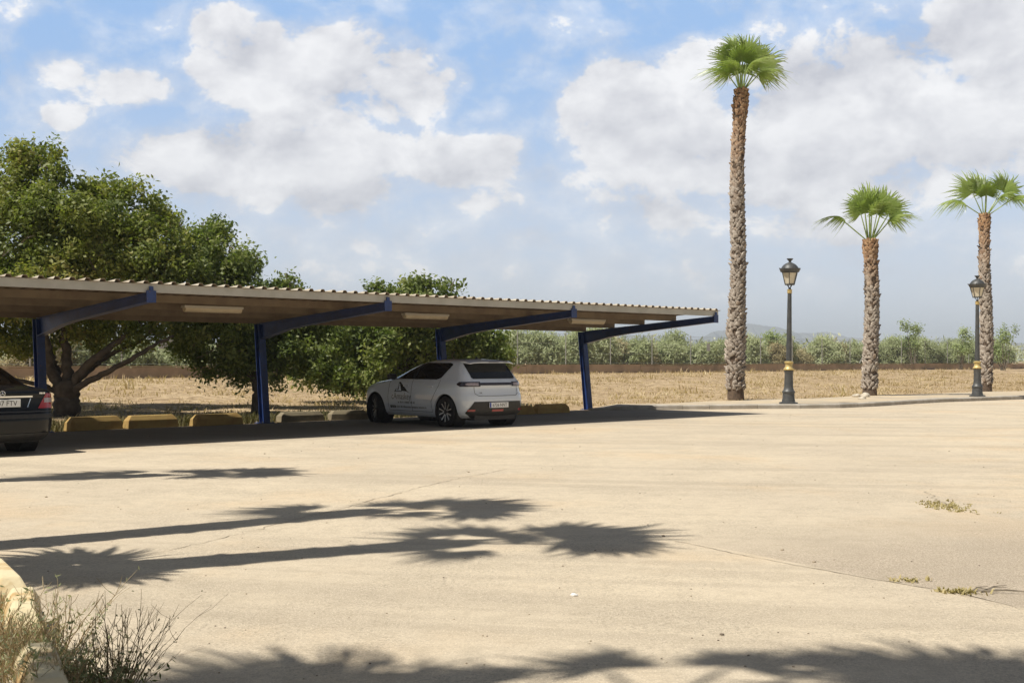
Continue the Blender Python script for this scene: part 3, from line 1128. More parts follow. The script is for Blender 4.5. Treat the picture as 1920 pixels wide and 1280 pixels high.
for k, off in enumerate(OFFS):
    o0 = ROW * off
    # column leans back
    mb = MB()
    back0 = o0 + ARM * -.10
    front0 = o0 + ARM * .10
    ztop = 2.19
    lean = .24
    topb = o0 + ARM * (-.09 - lean) + UPV * ztop
    topf = o0 + ARM * (.09 - lean) + UPV * ztop
    ibeam_seg(mb, [topb, back0], [topf, front0], .16)
    mb.box(o0 + UPV * .008, (.34, .30, .016), Mrow)
    c_ = mb.build('column', m_blue, cx)
    for sx in (-1, 1):
        for sy in (-1, 1):
            mb = MB()
            mb.lathe([(.020, .016), (.020, .034), (.010, .036), (.010, .052)], 6, c=o0 + ROW * (sx * .13) + ARM * (sy * .115))
            mb.build('anchor_bolt', m_post, c_)
    # arm
    mb = MB()
    ds = [-.14, .35, .9, 1.5, 2.5, LEN]
    dep = [.36, .30, .235, .205, .185, .155]
    top = [o0 + ARM * d + UPV * (zpur(d) - .002) for d in ds]
    bot = [o0 + ARM * d + UPV * (zpur(d) - .002 - e) for d, e in zip(ds, dep)]
    ibeam_seg(mb, top, bot, .15)
    a_ = mb.build('arm', m_blue, cx)
    mb = MB()
    zt = zpur(LEN)
    mb.box(o0 + ARM * (LEN + .012) + UPV * (zt - .07), (.17, .02, .20), Mrow)
    mb.box(o0 + ARM * (LEN + .012) + UPV * (zt + .065), (.07, .016, .07), Mrow)
    mb.build('end_plate', m_blue, a_)
R0, R1 = OFFS[-1] - .6, 0.12
mid = (R0 + R1) / 2
for d in (-.22, .86, 1.94, 3.02):
    mb = MB()
    mb.box(ROW * mid + ARM * d + UPV * (zpur(d) + .07), (R1 - R0, .055, .136), Mrow)
    mb.build('purlin', m_purlin, cx)
mb = MB()
mb.box(ROW * mid + ARM * (LEN - .04) + UPV * (zpur(LEN) + .07), (R1 - R0, .06, .140), Mrow)
mb.build('fascia', m_fascia, cx)
# corrugated sheet, ribs run along ARM
mb = MB()
pitch = .25
nr = int((R1 - R0 + .1) / pitch)
prof = []
for i in range(nr):
    s0 = R1 + .05 - i * pitch
    prof += [(s0, 0), (s0 - .14, 0), (s0 - .165, .042), (s0 - .225, .042)]
d0, d1 = -.36, LEN + .045
top = []
for d in (d0, d1):
    for s_, h_ in prof:
        top.append(ROW * s_ + ARM * d + UPV * (zpur(d) + .146 + h_))
n = len(prof)
bot = [p - UPV * .006 for p in top]
fs = [(i, i + 1, n + i + 1, n + i) for i in range(n - 1)]
fs += [(2 * n + i + 1, 2 * n + i, 3 * n + i, 3 * n + i + 1) for i in range(n - 1)]
fs += [(i + 1, i, 2 * n + i, 2 * n + i + 1) for i in range(n - 1)]
fs += [(n + i, n + i + 1, 3 * n + i + 1, 3 * n + i) for i in range(n - 1)]
mb.add(top + bot, fs)
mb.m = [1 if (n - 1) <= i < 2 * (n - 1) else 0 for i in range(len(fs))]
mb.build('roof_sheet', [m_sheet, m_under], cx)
for s_ in (-2.63, -7.87, -13.13, -18.2):
    d = 2.40
    mb = MB()
    mb.box(ROW * s_ + ARM * d + UPV * (zpur(d) + .02), (1.26, .15, .05), Mrow)
    fx = mb.build('light_fixture', m_lampbody, cx)
    bevel_obj(fx, .01)
    mb = MB()
    q = []
    for j in range(9):
        a = math.pi * j / 8
        q.append(ROW * (s_ - .60) + ARM * (d + .068 * math.cos(a)) + UPV * (zpur(d) - .006 - .075 * math.sin(a)))
    mb.prism(q, ROW * 1.2)
    mb.build('lamp_cover', m_tubelight, fx, smooth=True, angle=40)

# ------------------------------------------------------------------ parking blocks
m_yel = mat('yellow_block', (0.44, 0.30, 0.10), 0.85, col2=(0.38, 0.235, 0.075), scale=5, lo=.4, hi=.7, bump=.25, bscale=30)
m_gry = mat('grey_block', (0.27, 0.225, 0.14), 0.9, col2=(0.21, 0.175, 0.115), scale=5, bump=.25, bscale=30)
m_dirt = mat('dirty_yellow', (0.68, 0.58, 0.37), 0.9, col2=(0.50, 0.34, 0.15), scale=4, lo=.42, hi=.62, bump=.3, bscale=25)


def block(p0, p1, h, wb, wt, m, label, group, cham=.10, name='parking_block'):
    d = (p1 - p0)
    Ln = d.length
    o = empty(name, (p0 + p1) / 2, math.atan2(d.y, d.x))
    o.location.z = 0.0
    mb = MB()
    hl = Ln / 2
    # trapezium section, sloping ends
    z1, z2 = h * .62, h
    vs = []
    for s_ in (-1, 1):
        vs += [(s_ * hl, 0, 0), (s_ * hl, wb, 0), (s_ * (hl - cham * .2), 0.012, z1), (s_ * (hl - cham * .2), wb - .012, z1),
               (s_ * (hl - cham), (wb - wt) / 2, z2), (s_ * (hl - cham), (wb + wt) / 2, z2)]
    fs = [(0, 6, 8, 2), (2, 8, 10, 4), (4, 10, 11, 5), (5, 11, 9, 3), (3, 9, 7, 1), (0, 2, 3, 1), (2, 4, 5, 3), (6, 7, 9, 8), (8, 9, 11, 10), (0, 1, 7, 6)]
    mb.add(vs, fs)
    b_ = mb.build('body', m, o)
    bm = bmesh.new()
    bm.from_mesh(b_.data)
    bmesh.ops.recalc_face_normals(bm, faces=bm.faces[:])
    bm.to_mesh(b_.data)
    bm.free()
    bevel_obj(b_, .012, 2)
    b_.parent = None
    bpy.data.objects.remove(o)
    b_.name = name
    b_.location = ((p0.x + p1.x) / 2, (p0.y + p1.y) / 2, 0.0)
    b_.rotation_euler = (0, 0, math.atan2(d.y, d.x))
    tag(b_, label, 'parking block', group)
    return b_


G1 = 'parking blocks under the carport'
block(P(133, 808.5), P(232, 803.5), .27, .26, .13, m_yel, 'yellow concrete block nearest the black car under the carport', G1)
block(P(241, 803.5), P(336, 799.5), .26, .26, .13, m_yel, 'yellow concrete block between two other yellow blocks, right of the big tree', G1)
block(P(369, 799), P(457, 794.5), .24, .26, .13, m_yel, 'yellow concrete block just left of the second blue column', G1)
block(P(529, 791.5), P(609, 788), .22, .26, .13, m_gry, 'bare grey concrete block just right of the second blue column', G1)
block(P(621, 787.5), P(692, 785.5), .22, .26, .13, m_gry, 'bare grey concrete block in front of the white car nose', G1)
block(P(935, 778), P(1003, 776), .22, .26, .13, m_yel, 'yellow concrete block half hidden by the white car rear', G1)
block(P(1008, 775.5), P(1069, 773), .24, .26, .13, m_yel, 'yellow concrete block left of the end column, fully in view', G1)
G2 = 'parking blocks in the weeds at the lower left'


def fblock(c, ang, ln, h, wb, wt, label):
    d = Vector((math.cos(ang), math.sin(ang), 0))
    b_ = block(c - d * ln / 2, c + d * ln / 2, h, wb, wt, m_dirt, label, G2, .12)
    return b_


# row of blocks running towards the camera at the lower left
def fb(near, far, label):
    d = (Vector((*far, 0)) - Vector((*near, 0))).normalized()
    o_ = Vector((d.y, -d.x, 0)) * .055
    block(Vector((*near, 0)) + o_, Vector((*far, 0)) + o_, .21, .20, .10, m_dirt, label, G2, .12)


fb((-2.62, 6.45), (-3.10, 7.25), 'chipped yellow block at the left edge, farthest of the weedy row')
fb((-2.22, 5.60), (-2.54, 6.36), 'sunlit yellow block with bright top, middle of the weedy row')
fb((-1.62, 4.36), (-1.98, 5.14), 'weed covered yellow block at the bottom edge, nearest of the row')


# ------------------------------------------------------------------ palms
def trunk_mat(name):
    m, nt, b = new_mat(name)
    tc = nt.node('ShaderNodeTexCoord').outputs['Object']
    sep = nt.node('ShaderNodeSeparateXYZ')
    nt.l.new(tc, sep.inputs[0])
    at = nt.node('ShaderNodeAttribute', attribute_name='tint')
    n1 = nt.noise(tc, 7, 5, .65)
    c = nt.mix(nt.mr(n1, .35, .65), (0.26, 0.215, 0.175), (0.46, 0.405, 0.34))
    c2 = nt.mix(nt.mr(n1, .35, .65), (0.24, 0.13, 0.07), (0.46, 0.30, 0.17))
    c = nt.mix(at.outputs['Fac'], c, c2)
    c = nt.mix(nt.math('MULTIPLY', nt.mr(nt.noise(tc, 30, 3, .6), .5, .75), .5), c, (0.10, 0.075, 0.055))
    nt.l.new(c, b.inputs['Base Color'])
    b.inputs['Roughness'].default_value = .95
    b.inputs['Specular IOR Level'].default_value = .1
    return m


m_ptrunk = trunk_mat('palm_trunk')
m_pcore = mat('palm_fibre', (0.085, 0.06, 0.042), .95, col2=(0.15, 0.105, 0.07), scale=12)
m_frond = leaf_mat('palm_frond', [(0.0, (0.17, 0.24, 0.055)), (0.5, (0.32, 0.41, 0.11)), (0.85, (0.46, 0.52, 0.24)), (1.0, (0.62, 0.56, 0.36))], .38, .32, .5)


def palm_trunk(h, rb, rt, seed, parent, lean=(0, 0), bulge=0.0, skirt=0.0):
    r = random.Random(seed)
    V_, F_, T_ = [], [], []

    def center(z):
        t = z / h
        return Vector((lean[0] * t * t + .05 * math.sin(z * .9 + seed), lean[1] * t * t + .05 * math.cos(z * .7 + seed), z))

    def rad(z):
        t = z / h
        q = rb + (rt - rb) * min(1, t * 1.15)
        q += bulge * math.exp(-((z - .16 * h) / (.09 * h)) ** 2)
        if t < .05: q *= 1.12 - t * 2
        if t > .9: q *= 1.18 - abs(t - .94) * 2
        return q

    # core
    n = 14
    zs = np.linspace(-.15, h, 60)
    for z in zs:
        c = center(z)
        for k in range(n):
            a = 2 * math.pi * k / n
            rr = rad(z) * .84
            V_.append((c.x + rr * math.cos(a), c.y + rr * math.sin(a), z))
            T_.append(max(0, min(1, (z / h - .6) / .35)))
    for i in range(len(zs) - 1):
        for k in range(n):
            F_.append((i * n + k, i * n + (k + 1) % n, (i + 1) * n + (k + 1) % n, (i + 1) * n + k))
    # boots: criss-cross leaf bases
    z = .25
    ph = 0
    step = .088
    while z < h - .03:
        nb = 10
        for k in range(nb):
            if r.random() < .16: continue
            a = 2 * math.pi * (k + .5 * (ph % 2)) / nb + r.uniform(-.12, .12)
            c = center(z)
            rr = rad(z)
            d = Vector((math.cos(a), math.sin(a), 0))
            s = Vector((-math.sin(a), math.cos(a), 0))
            s = (s + Vector((0, 0, r.choice((-1, 1)) * r.uniform(.1, .55)))).normalized()
            w = rr * .33 * r.uniform(.6, 1.2)
            hh = step * r.uniform(.8, 1.8)
            outw = rr * r.uniform(.02, .15) + (.05 if r.random() < .07 else 0)
            b0 = c + d * rr * .88
            t0 = c + d * (rr + outw) + Vector((0, 0, hh))
            i0 = len(V_)
            th = .022
            vs = [b0 - s * w, b0 + s * w, t0 + s * w * .55, t0 - s * w * .55,
                  t0 - s * w * .5 - d * th + Vector((0, 0, .012)), t0 + s * w * .5 - d * th + Vector((0, 0, .012)),
                  b0 + s * w * .8 - d * .03 + UPV * hh * .8, b0 - s * w * .8 - d * .03 + UPV * hh * .8]
            V_.extend([tuple(q) for q in vs])
            tb = max(0, min(1, (z / h - .64) / .30 + r.uniform(-.2, .2)))
            if r.random() < .06: tb = min(1, tb + .25)
            T_.extend([tb] * 8)
            F_ += [(i0, i0 + 1, i0 + 2, i0 + 3), (i0 + 3, i0 + 2, i0 + 5, i0 + 4), (i0 + 4, i0 + 5, i0 + 6, i0 + 7), (i0 + 1, i0 + 6, i0 + 5, i0 + 2), (i0, i0 + 3, i0 + 4, i0 + 7)]
        z += step * r.uniform(.85, 1.15)
        ph += 1
    tr = np_mesh('trunk', np.array(V_), np.array(F_), m_ptrunk, parent, np.array(T_))
    tr.data.materials.append(m_pcore)
    mi = np.zeros(len(F_), np.int32)
    mi[:(len(zs) - 1) * n] = 1
    tr.data.polygons.foreach_set('material_index', mi)
    return tr, center(h)


def frond_mesh(rad, pet, nseg, span, seed, droop, fold, beta=0.0, fuse=.62):
    """fan leaf: petiole along +X from origin, blade fanned in the XY plane round the petiole end; +Z is its upper side"""
    r = np.random.default_rng(seed)
    V_, F_, T_ = [], [], []

    def quad(vs, t):
        i = len(V_)
        V_.extend([tuple(v) for v in vs])
        T_.extend([t] * len(vs) if not isinstance(t, list) else t)
        F_.append(tuple(range(i, i + 4)))

    # petiole, flattened strip with thickness
    w = .028
    npet = 5
    for i in range(npet):
        x0, x1 = pet * i / npet, pet * (i + 1) / npet
        w0, w1 = w * (1.25 - .6 * i / npet), w * (1.25 - .6 * (i + 1) / npet)
        for sgn in (1, -1):
            quad([(x0, -w0, 0), (x1, -w1, 0), (x1, 0, .022 * sgn), (x0, 0, .022 * sgn)], .62)
            quad([(x0, 0, .022 * sgn), (x1, 0, .022 * sgn), (x1, w1, 0), (x0, w0, 0)], .62)
    tb = .5 + r.normal(0, .12)
    angs = np.linspace(-span, span, nseg + 1)
    stn = [0.03, .25, .45, .62, .76, .89, 1.0]

    def pt(a, q, lift):
        """point at fan angle a and fraction q"""
        R_ = rad * (1.0 - .22 * (abs(a) / span) ** 2)
        x = pet + math.cos(a + beta) * R_ * q
        y = math.sin(a + beta) * R_ * q
        # costa curves the blade down, sides fold up
        z = lift - droop * (R_ * q) ** 2 / rad + fold * abs(y) * (1 - .3 * q)
        return [x, y, z]

    for k in range(nseg):
        a0, a1 = angs[k], angs[k + 1]
        am = (a0 + a1) / 2
        hang = max(0, r.normal(.20, .16)) + (.35 if r.random() < .2 else 0)
        ltip = r.uniform(.78, 1.1)
        side = r.normal(0, .05)
        t = tb + r.normal(0, .06)
        rows = []
        for q in stn:
            if q <= fuse:
                e0, e1 = a0, a1
            else:
                f = (q - fuse) / (1 - fuse)
                wv = (1 - f) ** .8 * .92 + .03
                e0, e1 = am + (a0 - am) * wv, am + (a1 - am) * wv
            qq = q * ltip
            h = .0 if q <= fuse else ((q - fuse) / (1 - fuse)) ** 1.7
            dz = -hang * rad * h
            sh = side * h
            pl = pt(e0 + sh, qq, dz)
            pm = pt(am + sh, qq, dz + .02 * min(1, q * 2.5))
            pr = pt(e1 + sh, qq, dz)
            # hanging tips pull inwards
            for p_ in (pl, pm, pr):
                sc = 1 - .18 * hang * h
                p_[0] = pet + (p_[0] - pet) * sc
                p_[1] *= sc
            rows.append((pl, pm, pr))
        for i in range(len(rows) - 1):
            q = stn[i + 1]
            tq = t + (.22 if q > .9 else 0) + (.08 if q < .3 else 0)
            quad([rows[i][0], rows[i + 1][0], rows[i + 1][1], rows[i][1]], tq)
            quad([rows[i][1], rows[i + 1][1], rows[i + 1][2], rows[i][2]], tq)
    return np.array(V_), np.array(F_), np.clip(np.array(T_), 0, 1)


def orient(d, up):
    x = d.normalized()
    z = (up - x * up.dot(x)).normalized()
    y = z.cross(x)
    return Matrix((x, y, z)).transposed().to_4x4()


def palm(base, h, rb, rt, fronds, seed, label, group, lean=(0, 0), bulge=.0, nseg=44):
    """fronds: list of (azimuth deg, elevation deg, blade radius, petiole length, droop, fold, roll)"""
    o = empty('palm_tree', base)
    tr, top = palm_trunk(h, rb, rt, seed, o, lean, bulge)
    for i, (az, el, rd, pt_, dr, fo, roll, *be) in enumerate(fronds):
        V_, F_, T_ = frond_mesh(rd, pt_, nseg, R(112), seed * 50 + i, dr, fo, R(be[0]) if be else 0.0)
        f = np_mesh('frond', V_, F_, m_frond, o, T_)
        d = Vector((math.cos(R(az)) * math.cos(R(el)), math.sin(R(az)) * math.cos(R(el)), math.sin(R(el))))
        side = Vector((-math.sin(R(az)), math.cos(R(az)), 0))
        up = d.cross(side) * -1
        if up.z < 0 and el < 90: up = -up
        M = orient(d, up)
        M = M @ Matrix.Rotation(R(roll), 4, 'X')
        M.translation = top + Vector((math.cos(R(az)) * .06, math.sin(R(az)) * .06, -.06))
        f.matrix_local = M
    tag(o, label, 'palm tree', group)
    return o


def rand_fronds(n, seed, rd, pt_, lo=-5, hi=80):
    r = random.Random(seed)
    out = []
    for i in range(n):
        f = i / (n - 1)
        el = hi + (lo - hi) * f ** .8 + r.uniform(-6, 6)
        az = i * 137.5 + r.uniform(-40, 40)
        out.append((az, el, rd * r.uniform(.85, 1.1) * (1 - .2 * (1 - f)), pt_ * r.uniform(.8, 1.2), r.uniform(.25, .5), r.uniform(.1, .3), r.uniform(-15, 15)))
    return out


GP = 'fan palms along the pavement'
# azimuth: 0 = right, 90 = away from the camera, 270 = towards the camera
p1 = P(1381, 743, .13)
palm(p1, (743 - 166) / (F / p1.y), .31, .225, [
    (180, 76, .86, 1.05, .14, .05, -76, 44), (0, 58, 1.1, 1.05, .16, .06, 74, -30), (95, 84, .88, 1.3, .12, .08, 0, 0), (150, 84, .85, 1.35, .15, .1, -42, 10),
    (30, 80, .9, 1.3, .15, .1, 42, -12), (190, 52, .72, .75, 1.0, .2, -30, 12), (345, 46, .78, .8, 1.0, .2, 30, -12), (305, 60, .65, .8, .8, .2, 10),
    (235, 60, .65, .75, .8, .2, -10), (268, 80, .7, 1.0, .3, .15, 0), (75, 66, .75, .8, .4, .2, 0), (60, 86, .7, 1.35, .1, .3, 90)],
    4, 'tallest palm with round green crown high above the end of the carport', GP, lean=(.16, 0), bulge=.06, nseg=50)
p2 = P(1633, 741, .13)
palm(p2, (741 - 450) / (F / p2.y), .285, .24, [
    (180, 40, .66, 1.25, .95, .5, -8), (150, 84, .92, 1.2, .1, .2, -66, -6), (268, 80, .75, 1.1, .1, .3, 0), (4, 72, .92, 1.3, .12, .12, 72, -4), (2, 58, .9, 1.15, .25, .2, 55, -20),
    (80, 86, .9, 1.35, .1, .12, 5, 0), (352, 50, .7, 1.05, .95, .3, 10), (300, 74, .65, 1.0, .25, .3, 0), (165, 76, .7, 1.05, .3, .2, -60, 14)],
    5, 'shortest palm with upright crown and pale rocks at its foot', GP, nseg=46)
p3 = P(1848, 731, .13)
palm(p3, (731 - 403) / (F / p3.y), .30, .215, [
    (180, 66, 1.12, 1.1, .10, .04, -76, -12), (120, 84, .85, 1.2, .1, .15, -10, 0), (183, 32, .8, 1.15, .95, .35, -10, 12), (0, 34, .85, 1.4, .8, .35, 10, -10), (6, 58, 1.0, 1.3, .15, .7, 84, 0),
    (60, 76, .75, 1.05, .2, .3, 20), (265, 76, .65, .9, .25, .3, 0), (345, 54, .65, .95, .7, .3, 10)],
    6, 'palm rising right behind the farther street lamp', GP, nseg=46)
# palms left of and behind the camera's view, whose shadows cross the car park
GS = 'palms beside the camera'
E_ = math.tan(R(SUN_EL))
sh = Vector((math.cos(R(SUN_PHI)), math.sin(R(SUN_PHI)), 0))


def shadow_palm(crown_px, base, h, seed, n, rd, pt_, label, lo=10, hi=75, fr=None, ns=30):
    c = P(*crown_px)
    H = h + .6
    top = c - sh * (H / E_)
    ln = (top.x - base[0], top.y - base[1])
    return palm(Vector((base[0], base[1], 0)), h, .27, .2, fr or rand_fronds(n, seed, rd, pt_, lo, hi), seed, label, GS, lean=ln, nseg=ns)


shadow_palm((905, 1012), (-4.75, 6.95), 8.6, 31, 9, .80, .8, 'palm out of view at left casting the long nearest trunk shadow', fr=[
    (8, 22, .85, .75, .2, .5, 0), (24, 34, .9, .85, .3, .6, 0), (-4, 8, .8, .95, .3, .9, 0), (100, 40, .6, .45, .4, .5, 0), (150, 50, .6, .5, .4, .6, 0), (262, 30, .5, .5, .6, .8, 0), (40, 78, .6, .6, .2, .4, 0)])
shadow_palm((735, 955), (-5.7, 7.9), 8.6, 32, 8, .75, .8, 'palm out of view at left casting the middle trunk shadow', fr=[
    (186, 18, .75, .6, .3, .7, 0), (14, 30, .85, .8, .3, .6, 0), (30, 45, .8, .75, .3, .5, 0), (350, 12, .7, .8, .5, .9, 0), (70, 60, .6, .5, .3, .5, 0), (300, 55, .5, .5, .4, .6, 0)])
shadow_palm((330, 889), (-9.6, 12.2), 7.0, 33, 8, .85, .8, 'palm out of view at left casting the farthest crown shadow', fr=[
    (5, 20, .8, 1.0, .3, .8, 0), (22, 30, .8, .9, .3, .7, 0), (188, 20, .8, .9, .4, .7, 0), (170, 35, .7, .6, .4, .6, 0), (60, 55, .6, .5, .3, .5, 0), (345, 50, .6, .5, .3, .5, 0)])
shadow_palm((170, 1064), (-7.4, 6.3), 4.6, 34, 7, .7, .3, 'low palm out of view casting the shadow behind the weedy blocks')
shadow_palm((1385, 1292), (-4.6, 2.0), 9.0, 35, 8, .5, .5, 'palm beside the camera casting the bottom crown shadow', fr=[
    (118, 24, .44, .58, .1, .1, 0), (64, 26, .42, .62, .2, .8, 0), (34, 20, .52, .85, .15, .2, 0), (8, 15, .55, 1.0, .2, .3, 0), (165, 22, .5, .9, .4, .9, 0),
    (270, 30, .6, .5, .3, .3, 0), (320, 30, .6, .5, .3, .3, 0), (215, 30, .6, .6, .3, .3, 0)], ns=26)
shadow_palm((660, 1350), (-5.2, 2.0), 8.4, 36, 9, 1.05, .4, 'second palm beside the camera casting the bottom left crown shadow', 5, 80)
shadow_palm((1930, 1335), (-3.9, 1.4), 9.2, 37, 8, .9, .4, 'third palm beside the camera casting the bottom right crown shadow')

# pale rocks at the foot of the short palm
m_rock = mat('pale_rock', (0.62, 0.56, 0.46), .9, col2=(0.45, 0.39, 0.30), scale=6, bump=.5, bscale=12)


def rock(p, s, label, seed):
    r = random.Random(seed)
    bm = bmesh.new()
    bmesh.ops.create_icosphere(bm, subdivisions=3, radius=1)
    ph = [r.uniform(0, 6) for _ in range(6)]
    for v in bm.verts:
        q = v.co
        k = 1 + .18 * math.sin(q.x * 3 + ph[0]) * math.sin(q.y * 3.4 + ph[1]) + .12 * math.sin(q.z * 5 + ph[2] + q.x * 2)
        v.co = Vector((q.x * s[0] * k, q.y * s[1] * k, max(-.3, q.z) * s[2] * k))
    me = bpy.data.meshes.new('rock')
    bm.to_mesh(me)
    bm.free()
    me.materials.append(m_rock)
    o = bpy.data.objects.new('rock', me)
    COL.objects.link(o)
    o.location = p
    o.rotation_euler = (0, 0, r.uniform(0, 6))
    tag(o, label, 'rock', 'rocks at the foot of the short palm')


rock(P(1606, 743, .14), (.17, .14, .09), 'pale flat rock at the left of the short palm base', 1)
rock(P(1622, 742, .15), (.2, .16, .13), 'largest pale rock touching the short palm base', 2)
rock(P(1617, 747, .13), (.13, .11, .07), 'small pale rock on the pavement before the short palm', 3)

# ------------------------------------------------------------------ street lamps
m_iron = mat('lamp_iron', (0.075, 0.078, 0.08), 0.5, metal=.35, col2=(0.11, 0.11, 0.105), scale=7, bump=.1, bscale=25)
m_gold = mat('gold_paint', (0.62, 0.48, 0.20), 0.45, metal=.25, col2=(0.52, 0.38, 0.14), scale=8)
m_lglass = mat('lamp_glass', (0.74, 0.68, 0.53), 0.35, col2=(0.64, 0.56, 0.42), scale=5)


def street_lamp(p, label):
    o = empty('street_lamp', p)
    mb = MB()
    mb.lathe([(.27, 0), (.27, .04), (.19, .06), (.19, .10), (.175, .14), (.17, .30), (.185, .32), (.185, .36), (.15, .40), (.135, .46), (.13, .48), (.12, .85), (.125, .92), (.135, .94), (.135, .96), (.12, .97)], 24)
    mb.build('base', m_iron, o, smooth=True, angle=35)
    mb = MB()
    mb.lathe([(.12, .97), (.15, .98), (.155, 1.01), (.12, 1.05), (.10, 1.10), (.105, 1.17), (.13, 1.19), (.13, 1.22), (.10, 1.24)], 24)
    mb.build('gold_collar', m_gold, o, smooth=True, angle=35)
    mb = MB()
    mb.lathe([(.085, 1.24), (.08, 1.6), (.068, 2.5), (.058, 3.22)], 20)
    mb.build('pole', m_iron, o, smooth=True, angle=35)
    mb = MB()
    mb.lathe([(.062, 3.22), (.07, 3.235), (.07, 3.27), (.06, 3.28), (.07, 3.30), (.072, 3.33), (.06, 3.34)], 20)
    mb.build('gold_ring', m_gold, o, smooth=True, angle=35)
    ln = empty('lantern', (0, 0, 3.34))
    ln.parent = o
    mb = MB()
    for k in range(4):
        a = R(45 + 90 * k)
        mb.tube([(0, 0, -.01), (.035 * math.cos(a), .035 * math.sin(a), .06), (.085 * math.cos(a), .085 * math.sin(a), .13)], .011, 6)
    mb.lathe([(.04, -.005), (.04, .03), (.02, .05)], 12)
    ph = .22
    mb.lathe([(.155, .125), (.155, .155), (.13, .155)], 6, phase=ph)
    mb.lathe([(.245, .475), (.25, .475), (.25, .50), (.20, .50)], 6, phase=ph)
    for k in range(6):
        a = 2 * math.pi * (k + ph) / 6
        mb.tube([(.148 * math.cos(a), .148 * math.sin(a), .14), (.238 * math.cos(a), .238 * math.sin(a), .49)], .012, 5)
    mb.build('lantern_frame', m_iron, o).location = (0, 0, 3.34)
    mb = MB()
    mb.lathe([(.134, .156), (.226, .474)], 6, phase=ph)
    mb.build('lantern_glass', m_lglass, o).location = (0, 0, 3.34)
    mb = MB()
    mb.lathe([(.25, .50), (.275, .52), (.285, .56), (.30, .60), (.295, .61), (.255, .60), (.245, .62), (.225, .665), (.18, .715), (.12, .755), (.06, .78), (.035, .80), (.035, .82),
              (.06, .85), (.085, .875), (.095, .90), (.08, .895), (.045, .875), (.0, .87)], 24, cap=False)
    for k in range(8):
        a = 2 * math.pi * k / 8
        mb.tube([(.29 * math.cos(a), .29 * math.sin(a), .58), (.312 * math.cos(a), .312 * math.sin(a), .63)], [.02, .006], 5)
    mb.build('lantern_cap', m_iron, o, smooth=True, angle=40).location = (0, 0, 3.34)
    bpy.data.objects.remove(ln)
    tag(o, label, 'street lamp', 'street lamps on the pavement')
    return o


lp1 = P(1478, 756.5, .125)
l1 = street_lamp(lp1, 'black and gold street lamp standing between the tall and short palms')
l1.rotation_euler = (0, R(.8), 0)
l2 = copy_tree(l1)
l2.location = P(1832, 743, .125)
l2.rotation_euler = (0, R(.4), R(20))
l2['label'] = 'farther street lamp standing in front of the right hand palm trunk'


# ------------------------------------------------------------------ cars
def smooth_interp(zk, vals):
    zk = np.array(zk)
    vals = np.array(vals)

    def f(z):
        # mild smoothing of a piecewise linear curve
        return np.mean([np.interp(z + d, zk, vals) for d in (-.018, -.009, 0, .009, .018)])
    return f


